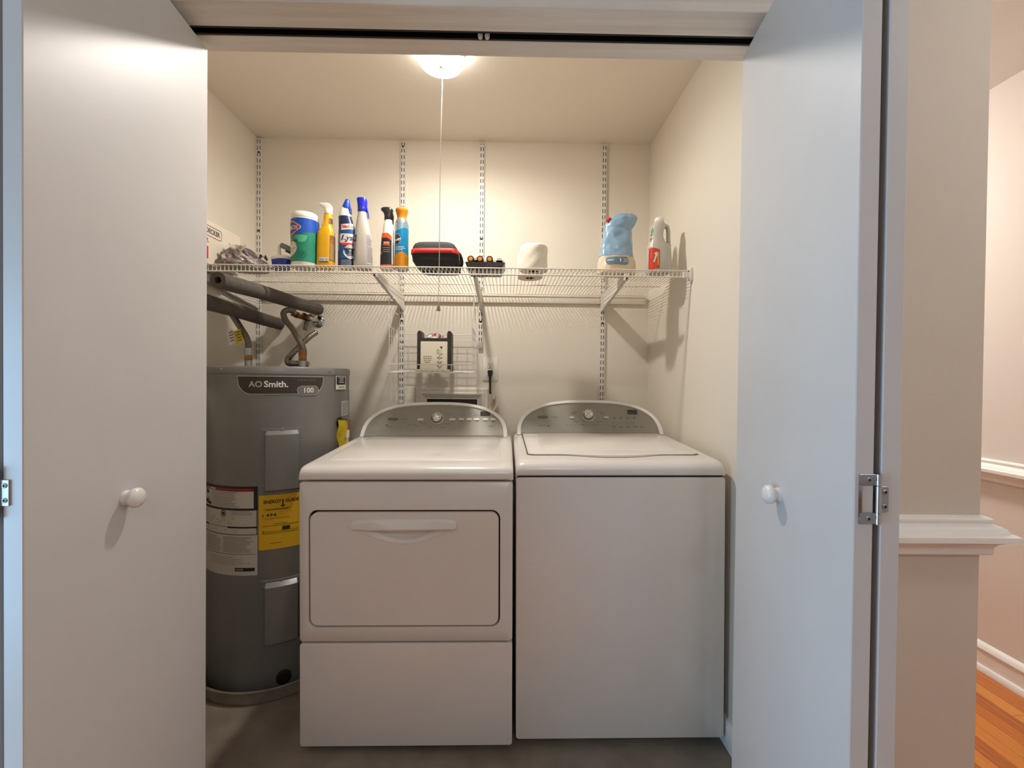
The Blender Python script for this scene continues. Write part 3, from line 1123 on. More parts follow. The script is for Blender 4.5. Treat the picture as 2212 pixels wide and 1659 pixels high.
# hand and element pictogram
k.poly([(arc(-41) , .722), (arc(-36), .718), (arc(-31), .714), (arc(-30), .722), (arc(-33), .731), (arc(-38), .732)])
for i in range(4):
    k.line([(arc(-38 + i * 1.4), .727), (arc(-42 + i * 2.6), .735 + i * .002)], .0028)
for i, (t, w_) in enumerate(((-48, .004), (-45.5, .005), (-42, .006), (-37, .010), (-35, .007))):
    k.rect(arc(t) - w_ / 2, .754 + .002 * (i % 2), arc(t) + w_ / 2, .768 + .003 * (i % 2), 2)
k.put('label_print', mat('label_black', srgb(24, 22, 22), .5), wl_)
Decal(C0, .0014).rect(arc(-58), .773, arc(8.6), .784, 24).put('label_print', mat('label_red', srgb(134, 36, 30), .5), wl_)
g_ = Decal(C0, .0018)
g_.poly([(arc(-36), .775), (arc(-34), .775), (arc(-35), .781)]).text('DANGER', arc(-28), .7785, .006, bold=.0002)
g_.put('label_print', PRINTW, wl_)
g_ = Decal(C0, .0013)
g_.rect(arc(-29.2), .714, arc(-28.8), .770, 2)
g_.lines(arc(-27.5), .714, arc(-2), .771, 10, .0018)
g_.lines(arc(-56), .650, arc(8), .678, 5, .0016, .35)
g_.lines(arc(-56), .685, arc(-34), .700, 3, .0016)
g_.lines(arc(-9), .684, arc(8), .702, 4, .0014)
g_.lines(arc(-56), .618, arc(9), .634, 2, .0018)
g_.lines(arc(-16), .546, arc(9), .606, 12, .0018)
g_.lines(arc(-37), .546, arc(-18), .606, 12, .0016)
g_.lines(arc(-56), .546, arc(-39), .606, 10, .0016)
g_.lines(arc(-30), .498, arc(8), .532, 5, .0014, .5)
g_.put('label_print', mat('label_grey', srgb(118, 112, 106), .5), wl_)
Decal(C0, .0018).rect(arc(-4.5), .4815, arc(1.0), .4875, 3).put('label_print', mat('label_grey', (1, 1, 1, 1)), wl_)
# yellow energy label
yg = Decal(C0, .0010).rect(arc(12.2), .553, arc(54), .757, 20).put('energy_label', mat('energy_yellow', srgb(216, 170, 20), .55), wh)
k = Decal(C0, .0016)
k.text('ENERGY', arc(21.6), .731, .0120, bold=.0005, sx=.92)
k.text('GUIDE', arc(35.4), .731, .0120, bold=.0005, sx=.92)
k.rect(arc(28.4), .712, arc(29.4), .738, 1).poly([(arc(26.8), .716), (arc(31.0), .716), (arc(28.9), .708)])
k.text('494', arc(20.8), .6815, .0115, bold=.0003, sx=1.3, track=1.1).text('$', arc(15.0), .681, .008, bold=.0002)
k.rect(arc(28.5), .622, arc(34), .636, 3)
k.rect(arc(15), .612, arc(15.5), .625, 1).rect(arc(15), .612, arc(40), .6135, 8).rect(arc(15), .619, arc(40), .6205, 8)
k.rect(arc(16), .668, arc(34), .6692, 6)
for (a_, c_, v) in ((17, 33, .700), (22, 32, .648), (15, 40, .641), (20, 28, .575), (16, 34, .7035)):
    k.rect(arc(a_), v, arc(c_), v + .0016, 6)
k.put('label_print', mat('energy_black', srgb(40, 32, 12), .5), yg)

# relief valve, discharge pipe and yellow tag on the right flank
rv = MB()
p0, p1 = C0(arc(79), 1.010, -.01), C0(arc(79), 1.010, .040)
rv.tube([p0, p1], .0135, 16)
rv.tube([C0(arc(79), 1.010, .022), C0(arc(79), 1.010, .030)], .018, 6)
valve = rv.build('relief_valve', BRASS, wh)
MB().tube([C0(arc(79), 1.010, .002), C0(arc(79), 1.010, .006)], .021, 24).build('valve_hole_ring', BLACKP, valve)
q = Vector(C0(arc(79), 1.010, .034))
MB().tube([q + Vector((0, 0, .012)), q - Vector((0, 0, .035))], [.014, .012], 16).build('valve_body', BRASS, valve)
MB().tube([q - Vector((0, 0, .030)), q - Vector((0, 0, .062))], .0125, 12).build('pipe_coupling', mat('cpvc_cream', srgb(214, 190, 148), .5), valve)
MB().tube([q - Vector((0, 0, .055)), q - Vector((0, 0, .93))], .0095, 12).build('discharge_pipe', mat('cpvc_cream', (1, 1, 1, 1)), wh)
tg = []
o_ = q + Vector((-.020, -.026, .012))
for j, z in enumerate(lin(0, -.115, 9)):
    tg.append([o_ + Vector((u * .034 - .006 + .006 * math.sin(j), -.004 * math.sin(j * .8 + u * 2), z)) for u in lin(0, 1, 5)])
MB().grid(tg).build('hang_tag', mat('tag_yellow', srgb(222, 200, 40), .4, noise=(40, srgb(190, 168, 24))), wh, smooth=60)
# drain at the foot
p = C0(arc(30), .062, .002)
dv_ = MB().lathe([(.026, -.004), (.026, .004), (.019, .005), (.018, -.002), (0, -.002)], 0, 0, 28).build('drain_port', BLACKP, wh, loc=p)
dv_.rotation_euler = (PI / 2, 0, R(30))

# connections standing on the heater top
zb = zt + .004


def nipple(x, y, lb):
    t = thing('pipe_nipple', lb, 'pipe fitting', (x, y, zb))
    MB().lathe([(.020, 0), (.020, .003), (.013, .004), (.013, .022), (0, .022)], 0, 0, 24).build('collar', mat('red_gasket', srgb(150, 70, 50), .5), t)
    MB().lathe([(.0145, .003), (.0145, .030), (.0, .030)], 0, 0, 24).build('steel_nipple', STEEL, t)
    MB().lathe([(.0165, .030), (.0175, .034), (.0175, .048), (.0165, .052), (0, .052)], 0, 0, 6).build('brass_nut', BRASS, t)
    return t


n1 = nipple(-1.114, 1.85, 'steel and brass nipple under the tagged hose on the heater')
n2 = nipple(-.882, 1.85, 'steel and brass nipple at the right of the heater top')
HOSE = mat('braided_hose', srgb(112, 102, 92), .45, metal=.5, bump=(400, .6, .001))
h1 = thing('water_hose', 'flexible hose with white and yellow tag rising from the heater', 'hose', (-1.114, 1.85, zb + .052))
MB().tube(spline([(0, 0, -.001), (0, 0, .035), (-.008, .0, .075), (-.042, .0, .130), (-.074, .004, .176), (-.084, .008, .192)]), .0125, 14).build('hose', HOSE, h1)
MB().lathe([(.0165, 0), (.0165, .030), (.0140, .032)], 0, 0, 18).build('ferrule', STEEL, h1)
for (dx, dz, a, m_) in ((-.050, .068, .35, mat('tag_white', srgb(214, 208, 196), .5)), (-.018, .070, .3, mat('tag_yellow', (1, 1, 1, 1)))):
    r_ = []
    for v in lin(0, -.062, 5):
        r_.append([(dx + (u - .5) * .034 * math.cos(a) - v * math.sin(a) * .6 - .02, -.018 - .006 * math.sin(v * 50 + u), dz + .035 + v * math.cos(a) + (u - .5) * .034 * math.sin(a)) for u in lin(0, 1, 5)])
    tg_ = MB().grid(r_).build('hose_tag', m_, h1, smooth=60)
    d = Decal(flat_map((dx - .005, -.0262, dz + .008), (math.cos(a), 0, math.sin(a)), (-math.sin(a) * .6, 0, math.cos(a)), (0, -1, 0)), .001)
    for i in range(4):
        d.rect(-.010, -.018 + i * .012, .008, -.0145 + i * .012, 1)
    d.put('tag_print', PRINTD, tg_)
h2 = thing('water_hose', 'smooth bent hose running from the right nipple up to the grey foam pipe', 'hose', (-.882, 1.85, zb + .052))
MB().tube(spline([(0, 0, -.001), (.002, 0, .030), (-.012, 0, .060), (-.050, .015, .115), (-.088, .03, .155), (-.104, .04, .188), (-.090, .05, .204), (-.06, .06, .198)]), .0125, 14).build('hose', HOSE, h2)
MB().lathe([(.0165, 0), (.0165, .026), (.0140, .028)], 0, 0, 18).build('ferrule', COPPER, h2)
h3 = thing('water_hose', 'corrugated steel hose slanting behind the bent hose on the heater', 'hose', (-.975, 1.90, zb))
pts, rs = spline([(.075, .0, .020), (.03, 0, .020), (.008, 0, .022), (0, .01, .040), (.018, .03, .075), (.055, .08, .140), (.068, .13, .172)], 14), []
for i in range(len(pts)):
    rs.append(.0125 + .0014 * math.sin(i * 2.1))
MB().tube(pts, rs, 12).build('hose', mat('corrugated_steel', srgb(138, 130, 120), .35, metal=.8), h3)
MB().tube([(.060, 0, .020), (.095, 0, .018)], [.017, .012], 12).build('elbow_nut', STEEL, h3)

# insulated pipes out of the wall
def foam_pipe(lb, a, c, r):
    t = thing('insulated_pipe', lb, 'pipe', c)
    A, C_ = Vector(a) - Vector(c), Vector((0, 0, 0))
    d = (C_ - A).normalized()
    ri = r * .42
    b = MB()
    b.tube([A, A * .6 + Vector((0, 0, .003)), A * .3, C_ - d * .012], r, 24, caps=False)
    b.tube([A - d * 0, A + d * .06], ri, 16, caps=False)
    o = b.build('foam_sleeve', FOAM, t)
    # annulus at the cut end
    ref = d.cross(Vector((0, 0, 1))).normalized()
    bn_ = d.cross(ref)
    la = [A + (ref * math.cos(2 * PI * k / 24) + bn_ * math.sin(2 * PI * k / 24)) * r for k in range(24)]
    lb_ = [A + (ref * math.cos(2 * PI * k / 24) * (1 + .12 * math.sin(k)) + bn_ * math.sin(2 * PI * k / 24)) * ri for k in range(24)]
    MB().ring(la, lb_).build('cut_end', FOAM, t)
    MB().tube([A + d * .055, A + d * .06], r * .8, 16).build('bore_shadow', DARK, o)
    return t


pA = foam_pipe('thick grey foam pipe with open end just under the shelf', (-1.011, 1.500, 1.536), (-.976, 2.225, 1.551), .029)
pB = foam_pipe('lower grey foam pipe partly hidden by the left door', (-1.085, 1.46, 1.470), (-1.180, 2.225, 1.474), .029)
MB().lathe([(.028, 0), (.034, -.004), (.036, -.010), (.036, -.0125)], 0, 0, 32, axis='y').build('escutcheon', CHROME, pB, loc=(-.006, .001, 0))
# stop valve with chrome escutcheon
sv = thing('stop_valve', 'brass and chrome stop valve on the wall below the foam pipe', 'valve', (-.988, WB, 1.494))
MB().lathe([(.0, -.012), (.018, -.012), (.030, -.006), (.034, -.001), (.034, 0)], 0, 0, 32, axis='y').build('escutcheon', CHROME, sv)
MB().tube([(0, -.005, 0), (0, -.08, .004), (-.004, -.105, .006)], .011, 16).build('chrome_stub', CHROME, sv)
MB().tube([(.004, -.085, .006), (-.045, -.095, .010), (-.085, -.11, .022)], [.016, .013, .011], 14).build('valve_body', BRASS, sv)
MB().tube([(-.020, -.100, .008), (-.033, -.104, .010)], .020, 6).build('compression_nut', BRASS, sv)
MB().tube([(-.055, -.104, .014), (-.066, -.106, .018)], .018, 6).build('compression_nut', BRASS, sv)
pts = spline([(-.01, -.09, 0), (-.02, -.09, -.025), (-.026, -.09, -.058)], 14)
MB().tube(pts, [.010 + .002 * (i % 2) for i in range(len(pts))], 10).build('spring_tail', mat('corrugated_steel', (1, 1, 1, 1)), sv)
MB().tube([(.012, -.035, .050), (.012, -.035, .080)], [.010, .011], 12).build('bleed_screw', STEEL, sv)

# ================================================================== SHELVING
SZ, SF, SB = 1.648, 1.715, 2.214
SX0, SX1 = WL + .006, WR - .008


def upright(x, z0, z1, lb, screws, cap=False):
    t = thing('shelf_upright', lb, 'upright', (x, WB, z0), group='slotted uprights on the back wall')
    h = z1 - z0
    b = MB()
    y0, y1 = -.0145, -.013
    for a, c in ((-.012, -.0080), (-.0042, .0042), (.0080, .012)):
        b.box(a, y0, 0, c, y1, h)
    p, s = .0329, .0205
    for a, c in ((-.0080, -.0042), (.0042, .0080)):
        z = 0.0
        b.box(a, y0, 0, c, y1, .006)
        z = .006 + s
        while z < h:
            b.box(a, y0, z, c, y1, min(h, z + p - s))
            z += p
    b.box(-.012, y1, 0, -.0105, -.0005, h)
    b.box(.0105, y1, 0, .012, -.0005, h)
    b.build('channel', RAILW, t, smooth=0)
    MB().box(-.0105, -.003, 0, .0105, -.0005, h).build('slot_shade_liner', mat('slot_shade_dark', srgb(40, 34, 30), .8), t, smooth=0)  # added dark liner; the shade behind the slots is put into its colour
    for z in screws:
        MB().lathe([(.0052, 0), (.0052, -.0008), (.003, -.0018), (0, -.0018)], 0, z - z0, 14, axis='y', c0=y0).build('screw', mat('dark_screw', srgb(46, 34, 28), .5, metal=.4), t)
    if cap:
        MB().box(-.0125, -.0155, -.032, .0125, -.0005, .004).build('end_cap', mat('clear_cap', srgb(206, 198, 180), .2, trans=.3), t, bevel=.002)
    return t


upright(-1.292, 1.05, 2.432, 'slotted white upright in the left corner behind the pipes', (2.36, 1.955))
upright(-.550, .62, 2.428, 'slotted white upright left of the hanging cord', (2.40, 1.50))
upright(-.140, 1.391, 2.428, 'short slotted white upright ending above the wall outlet', (1.93, 1.500), True)
upright(.4975, .62, 2.428, 'slotted white upright behind the washing machine', (1.500,))

BRK = [(SB - .004, SZ - .0065), (SF + .022, SZ - .0065), (SF + .020, SZ - .018), (SF + .045, SZ - .031), (2.190, 1.556), (SB + .006, 1.553), (SB + .006, SZ - .0065)]
for (x, lb) in ((-1.288, 'white angled shelf bracket in the left corner'), (-.546, 'white angled shelf bracket above the wire basket, left side'),
                (-.137, 'white angled shelf bracket on the short upright'), (.490, 'white angled shelf bracket under the blue pouch')):
    t = thing('shelf_bracket', lb, 'bracket', (x, SB, 1.553), group='brackets under the wire shelf')
    b = MB()
    P_ = [(y - SB, z - 1.553) for y, z in BRK]
    b.prism(P_, -.0055, -.0040, 'yz')
    b.prism(P_, .0040, .0055, 'yz')
    b.build('web', RAILW, t, smooth=0)
    e0, e1 = P_[3], P_[4]
    f0, f1 = (e0[0], e0[1] + .002), (e1[0], e1[1] + .002)
    MB().prism([e0, e1, f1, f0], -.0055, .0055, 'yz').build('folded_edge', RAILW, t, smooth=0)
    MB().prism([(-.02, .0725), (-.47, .0725), (-.47, .0745), (-.02, .0745)], -.0065, .0065, 'yz').build('top_flange', RAILW, t, smooth=0)

sh = thing('wire_shelf', 'white ventilated wire shelf across the back of the closet', 'shelf', (0, 0, SZ))
for nm, y, z, r in (('front_wire', SF, -.0016, .0026), ('lip_wire', SF - .001, -.028, .0030), ('support_wire', 2.002, -.0042, .0026), ('back_wire', SB, -.0042, .0028)):
    MB().tube([(SX0, y, z), (SX1 if y < 1.9 else WR - .022, y, z)], r, 8).build(nm, WIREW, sh)
b = MB()
x, i = SX0 + .008, 0
while x < SX1:
    yb = SB if x < WR - .03 else 2.0
    b.tube([(x, yb, 0), (x, SF + .004, 0), (x, SF + .0005, -.003), (x, SF - .001, -.028)], .0015, 5)
    x += .0163
stuff(b.build('cross_wires', WIREW, sh))
b = MB()
b.box(SX1 - .030, SF - .010, -.032, SX1 - .002, SF + .004, -.008)
b.prism(rrect(SF - .014, -.044, SF + .010, .010, .006, 4), SX1 - .004, WR - .0005, 'yz')
clip = b.build('end_clip', APPLP, sh, bevel=.0012, seg=1)
MB().lathe([(.004, 0), (.004, -.002), (0, -.003)], SF - .002, -.004, 12, axis='x', c0=SX1 - .004).build('clip_screw', mat('dark_screw', (1, 1, 1, 1)), clip)

# ------------------------------------------------------------------ wire basket hanging under the shelf
bk = thing('wire_basket', 'white wire basket hanging below the shelf above the dryer', 'basket', (-.358, 2.10, 1.228))
BW = mat('white_basket_wire', srgb(226, 222, 214), .4)
hx, yf, yb = .194, -.100, .100
gr = MB()
for x in lin(-hx, hx, 9):
    gr.tube([(x, yf, .038), (x, yf, 0), (x, yb, .012), (x, yb, .205)], .0013, 5)
for y in lin(yf, yb, 6):
    zz_ = .012 * (y - yf) / (yb - yf)
    gr.tube([(-hx, y, .215), (-hx, y, zz_), (hx, y, zz_), (hx, y, .215)], .0013, 5)
stuff(gr.build('grid_wires', BW, bk))
fr_ = MB()
for z in (.05, .09, .13, .17):
    fr_.tube([(-hx, yf, z), (-hx, yb, z), (hx, yb, z), (hx, yf, z)], .0013, 5)
stuff(fr_.build('side_wires', BW, bk))
MB().tube([(-hx, yf, .215), (-hx, yb, .200), (hx, yb, .200), (hx, yf, .215)], .0024, 8).build('top_rim', BW, bk)
MB().tube([(-hx, yf, .215), (-hx, yf, .038), (hx, yf, .038), (hx, yf, .215)], .0024, 8).build('front_rim', BW, bk)
MB().tube([(-hx, yf, .0), (hx, yf, .0), (hx, yb, .012), (-hx, yb, .012), (-hx, yf, 0)], .0022, 8).build('bottom_rim', BW, bk)
MB().tube([(-hx, yf, .210), (-hx - .004, yf, .26), (-hx - .006, yf + .005, .31), (-hx - .004, yf + .01, .345), (-hx + .022, yf + .03, .355)], .0022, 6).build('hook', BW, bk)
MB().tube([(-hx, yf + .02, .212), (-hx + .006, yf + .02, .25), (-hx - .002, yf + .02, .30), (-hx + .03, yf + .04, .275)], .0020, 6).build('hook', BW, bk)
MB().tube([(hx, yf, .210), (hx + .004, yf, .26), (hx + .006, yf, .32), (hx + .010, yf, .36), (hx + .020, yf, .413), (hx + .022, yf + .006, .420)], .0024, 6).build('hook', BW, bk)
MB().tube([(hx - .002, yf + .04, .210), (hx - .004, yf + .04, .25), (hx + .008, yf + .03, .29), (hx + .002, yf + .02, .345), (hx + .012, yf + .02, .30), (hx + .012, yf + .02, .235)], .0020, 6).build('hook', BW, bk)

# holder with a framed card, standing in the basket
hd = thing('card_holder', 'dark framed card with a flower drawing standing in the basket', 'holder', (-.355, 2.10, 1.2387))
hd.scale = (1, 1, 1.05)
FRM = mat('dark_wood_frame', srgb(44, 38, 34), .45, noise=(20, srgb(56, 48, 42)))
for sx in (-1, 1):
    prof = [(sx * .0835, 0), (sx * .0835, .165)]
    for a in range(0, 181, 15):
        prof.append((sx * .0835 - sx * (.011 - .011 * math.cos(R(a))), .170 + .016 * math.sin(R(a))))
    prof.append((sx * .0615, 0))
    MB().prism(prof, -.020, .050, 'xz').build('side_post', FRM, hd, bevel=.0015, seg=1)
MB().box(-.064, -.018, .132, .064, -.006, .152).build('top_rail', FRM, hd, bevel=.001, seg=1)
MB().box(-.072, -.016, 0, .072, -.010, .134).build('back_board', FRM, hd)
cd = MB().box(-.066, -.0225, .004, .064, -.0165, .136).build('card', mat('card_cream', srgb(232, 222, 200), .7), hd, bevel=.0006, seg=1)
F_ = flat_map((0, -.0225, .0), (1, 0, 0), (0, 0, 1), (0, -1, 0))
k = Decal(F_, .0006)
for i, (n_, w_) in enumerate(((4, .008), (4, .008), (3, .010), (3, .006))):
    for j in range(n_):
        x0 = -.052 + (i == 2) * .003 + (i == 3) * .008 + j * (w_ + .0024)
        pts = [(x0 + w_ * q_ / 6, .066 - i * .009 + .0016 * (-1) ** q_) for q_ in range(7)]
        k.line(pts, .0011)
k.disc(-.031, .030, .001, .001)
stuff(k.put('card_lettering', mat('ink_grey_green', srgb(84, 84, 70), .6), cd))
k = Decal(F_, .0006)
k.line([(.027, .008), (.026, .03), (.024, .055), (.026, .08)], .0014)
k.line([(.026, .06), (.034, .085), (.035, .104)], .0012)
for (a, c_) in (((.027, .012), (.010, .032)), ((.027, .012), (.040, .026)), ((.026, .032), (.014, .046)), ((.026, .032), (.040, .046)), ((.025, .055), (.012, .066)), ((.025, .055), (.044, .064)), ((.031, .074), (.042, .080))):
    mx_, my_ = (a[0] + c_[0]) / 2, (a[1] + c_[1]) / 2
    dx, dy = c_[0] - a[0], c_[1] - a[1]
    l_ = math.hypot(dx, dy)
    nx_, ny_ = -dy / l_ * .0026, dx / l_ * .0026
    k.poly([a, (mx_ + nx_, my_ + ny_), c_, (mx_ - nx_, my_ - ny_)])
k.circ(.019, .088, .0066, .0012, ry=.0125).circ(.019, .088, .0036, .001, ry=.0095)
k.disc(.034, .110, .0065, .0035).disc(.036, .106, .004, .003)
k.put('card_drawing', mat('ink_grey_green', (1, 1, 1, 1)), cd)
random.seed(11)
cr = Loft([(.10, 0, .018, .044, .020, 2.5), (.135, 0, .018, .046, .021, 2.5), (.155, .002, .018, .046, .021, 2.4), (.170, 0, .018, .036, .016, 2.2), (.178, 0, .016, .015, .008, 2)])
ph = [random.random() * 6 for _ in range(6)]
crn = lambda a, z: .006 * math.sin(3 * a + ph[0] + z * 90) + .005 * math.sin(7 * a + ph[1] - z * 140) + .003 * math.sin(13 * a + ph[2])
tag(cr.mesh(48, crn, lin(.10, .178, 16)).build('crumpled_wrapper', mat('wrapper_film', srgb(206, 200, 194), .25, noise=(34, srgb(206, 74, 44), .55, .60)), loc=(-.355, 2.10, 1.2465), smooth=25),
    'crumpled white and red plastic film stuffed behind the framed card', 'wrapper')
wb_ = thing('white_carton', 'flat white carton lying on the bottom of the wire basket', 'carton', (-.352, 2.045, 1.2345))
MB().box(-.078, -.030, 0, .078, .020, .010).build('carton', mat('carton_white', srgb(232, 224, 208), .6), wb_, bevel=.0015, seg=1)
for x in lin(-.052, .052, 5):
    MB().box(x - .0006, -.0304, .001, x + .0006, -.0300, .0095).build('seam', PRINTG, wb_)

# ------------------------------------------------------------------ outlet and cord
ot = thing('wall_outlet', 'white duplex wall outlet between the short upright and the washer', 'outlet', (-.087, WB, 1.2535))
MB().prism(rrect(-.040, -.0605, .040, .0605, .004, 4), -.006, -.0002).build('plate', mat('outlet_white', srgb(226, 219, 205), .35), ot, bevel=.002)
for z in (.0195, -.0195):
    s_ = MB().prism(rrect(-.0165, z - .0145, .0165, z + .0145, .005, 4), -.0085, -.005).build('socket', mat('outlet_white', (1, 1, 1, 1)), ot, bevel=.0008, seg=1)
    d = Decal(flat_map((0, -.0085, z), (1, 0, 0), (0, 0, 1), (0, -1, 0)), .0003)
    d.rect(-.0075, .0005, -.0052, .0095, 1).rect(.0052, .0005, .0075, .0085, 1).disc(0, -.0065, .0028, .0028)
    d.put('socket_slots', DARK, s_)
pcrd = thing('power_cord', 'black power cord plugged into the wall outlet', 'cord', (-.087, WB - .0088, 1.234))
MB().prism([(-.012, .013), (.012, .013), (.013, .004), (.010, -.012), (.006, -.026), (-.006, -.026), (-.010, -.012), (-.013, .004)], -.024, 0).build('plug', BLACKP, pcrd, bevel=.003)
MB().tube(spline([(0, -.014, -.022), (0, -.016, -.055), (.001, -.014, -.10), (.004, -.012, -.108)], 6), [.0065] * 6 + [.0055] * 13, 10).build('strain_relief', BLACKP, pcrd)
MB().tube(spline([(.002, -.012, -.10), (.006, -.014, -.14), (.012, -.016, -.19), (.012, -.016, -.30)]), .0045, 10).build('cable', mat('cable_tan', srgb(200, 176, 150), .5), pcrd)
rr = [[(.010 + .026 * u + .008 * math.sin(j * 1.3 + u * 3), -.018 - .012 * math.sin(u * 4 + j), -.125 - j * .012) for u in lin(0, 1, 6)] for j in range(7)]
MB().grid(rr).build('plastic_tag', mat('tag_film', srgb(216, 206, 190), .25), pcrd, smooth=30)
MB().box(.028, -.012, -.20, .044, -.004, -.165).build('cable_clip', mat('outlet_white', (1, 1, 1, 1)), pcrd, bevel=.002)

# recessed dryer vent box with moulded frame
vb = thing('vent_frame', 'white moulded wall frame around a dark vent opening behind the dryer', 'frame', (-.286, WB, .96))
def rc(i, d):
    return [(-.190 + i, -d, -.19 + i), (.190 - i, -d, -.19 + i), (.190 - i, -d, .192 - i), (-.190 + i, -d, .192 - i)]
b = MB()
for la, lb_ in ((rc(0, .0002), rc(0, .010)), (rc(0, .010), rc(.004, .013)), (rc(.004, .013), rc(.022, .013)), (rc(.022, .013), rc(.025, .017)), (rc(.025, .017), rc(.032, .017)), (rc(.032, .017), rc(.052, .004)), (rc(.052, .004), rc(.058, .004)), (rc(.058, .004), rc(.058, .001))):
    b.ring(la, lb_)
b.build('moulding', CREAM, vb, smooth=20)
MB().box(-.135, -.0016, -.135, .135, -.0004, .135).build('dark_opening', DARK, vb)
MB().box(-.250, -.004, -.19, -.194, -.0004, .196).build('wall_patch', CREAM, vb, bevel=.001, seg=1)

# ================================================================== THINGS ON THE SHELF
Z0 = SZ + .0018


def shelf_thing(name, lb, cat, x, y, rz=0, group=None):
    return thing(name, lb, cat, (x, y, Z0), (0, 0, R(rz)), group)


WHITEP = mat('white_plastic', srgb(232, 226, 214), .35)
CLEARP = mat('milky_plastic', srgb(206, 198, 186), .3, trans=.15)

# wipes canister
t = shelf_thing('wipes_canister', 'round blue and green wipes canister with white lid', 'canister', -.842, 1.782)
L = Loft([(0, 0, 0, .050, .050, 2), (.004, 0, 0, .0525, .0525, 2), (.195, 0, 0, .0530, .0530, 2), (.199, 0, 0, .0515, .0515, 2)])
L.mesh(48).build('tub', WHITEP, t)
MB().lathe([(.0525, .198), (.0535, .200), (.0515, .216), (.046, .2235), (.030, .226), (0, .2265)], 0, 0, 48).build('lid', WHITEP, t)
mp = L.map(0, 0, .053)
AW = lambda d_: R(d_) * .053
lbm = Decal(mp, .0006).rect(AW(-178), .018, AW(178), .193, 60).put('wrap_label', mat('label_green', srgb(14, 116, 92), .4, noise=(18, srgb(24, 134, 104))), t)
us = lin(AW(-178), AW(178), 60)
Decal(mp, .0010).strip(us, lambda u: .112 + .030 * min(1, max(0, (u + AW(70)) / AW(130))), lambda u: .193, 2).put('label_print', mat('label_blue', srgb(14, 76, 176), .4), lbm)
k = Decal(mp, .0013)
k.strip(lin(AW(-100), AW(-8), 20), lambda u: .072 - .034 * math.sqrt(max(0, 1 - ((u - AW(-58)) / AW(50)) ** 2)), lambda u: .072 + .036 * math.sqrt(max(0, 1 - ((u - AW(-58)) / AW(50)) ** 2)), 4)
k.put('label_print', mat('label_cloud', srgb(206, 206, 186), .5), lbm)
Decal(mp, .0011).strip(lin(AW(-20), AW(34), 16), lambda u: .122 - .028 * math.sqrt(max(0, 1 - ((u - AW(7)) / AW(27)) ** 2)), lambda u: .1235, 3).put('label_print', mat('label_mint', srgb(74, 170, 132), .5), lbm)
hexo = lambda s: [(-.050 * s, .155 + .022 * s), (-.024 * s, .155 + .029 * s), (.016 * s, .155 + .024 * s), (.0475 * s, .155 + .004 * s), (.0475 * s, .155 - .004 * s), (.016 * s, .155 - .026 * s), (-.024 * s, .155 - .034 * s), (-.050 * s, .155 - .024 * s)]


def hexs(s, cu_):
    P = hexo(s)
    up_ = sorted([p for p in P if p[1] > .155])
    dn_ = sorted([p for p in P if p[1] <= .155])

    def itp(L_, u):
        for a, c_ in zip(L_[:-1], L_[1:]):
            if a[0] <= u <= c_[0]:
                return a[1] + (c_[1] - a[1]) * (u - a[0]) / (c_[0] - a[0])
        return L_[0][1] if u < L_[0][0] else L_[-1][1]
    uu = lin(-.050 * s, .0475 * s, 26)
    return [u + cu_ for u in uu], (lambda u: itp(dn_, u - cu_)), (lambda u: itp(up_, u - cu_))


for s, d_, m_ in ((1.0, .0014, mat('logo_white', srgb(224, 218, 208), .4)), (.94, .0018, mat('logo_red', srgb(206, 58, 48), .4)), (.78, .0022, mat('logo_navy', srgb(30, 44, 110), .4))):
    uu, lo, hi_ = hexs(s, AW(-43))
    Decal(mp, d_).strip(uu, lo, hi_, 2).put('logo', m_, lbm)
Decal(mp, .0027).text('CLOROX', AW(-46), .153, .0165, bold=.0004, sx=.80).put('logo_lettering', PRINTW, lbm)
Decal(mp, .0018).text('DISINFECTING WIPES', AW(-42), .101, .0055, bold=.0003, sx=.9).put('label_lettering', PRINTD, lbm)
k = Decal(mp, .0018)
for i, w_ in enumerate((.016, .0, .030, .018)):
    if w_:
        k.rect(AW(-60), .090 - i * .010, AW(-60) + w_ + .012, .092 - i * .010, 4)
k.put('label_lettering', mat('print_rust', srgb(170, 96, 76), .5), lbm)
Decal(mp, .0014).circ(AW(14), .046, .0135, .0016).line([(AW(14) - .006, .040), (AW(14) + .006, .052)], .003).line([(AW(14) - .009, .053), (AW(14) + .009, .039)], .0014).put('label_print', mat('print_dark_green', srgb(10, 70, 58), .5), lbm)


def spray_head(t, z, m_, r, L_, H, droop=.25, trig=True, rz=0):
    """trigger sprayer head pointing to -x"""
    MB().lathe([(r * 1.05, z), (r * 1.1, z + .003), (r * 1.02, z + H * .42), (r * .9, z + H * .5)], 0, 0, 28).build('sprayer_collar', m_, t).rotation_euler = (0, 0, R(rz))
    zz_ = z + H * .40
    P = [(r * .92, zz_ - .004), (r * 1.0, zz_ + H * .28), (r * .6, zz_ + H * .52), (-r * .3, zz_ + H * .60), (-L_ * .7, zz_ + H * .57), (-L_, zz_ + H * (.57 - droop * .4)), (-L_ * 1.02, zz_ + H * (.40 - droop * .4)), (-L_ * .75, zz_ + H * .30), (-r * .95, zz_ + H * .12), (-r * .92, zz_ - .004)]
    hd_ = MB().prism(P, -r * .78, r * .78, 'xz').build('sprayer_head', m_, t, bevel=.0042, seg=3)
    hd_.rotation_euler = (0, 0, R(rz))
    if trig:
        Q = [(-r * .9, zz_ + H * .12), (-r * 1.25, zz_ + H * .10), (-r * 1.7, zz_ - H * .25), (-r * 1.75, zz_ - H * .55), (-r * 1.5, zz_ - H * .52), (-r * 1.35, zz_ - H * .2), (-r * .9, zz_ - H * .02)]
        MB().prism(Q, -r * .4, r * .4, 'xz').build('trigger', m_, t, bevel=.0015, seg=2).rotation_euler = (0, 0, R(rz))
    return hd_


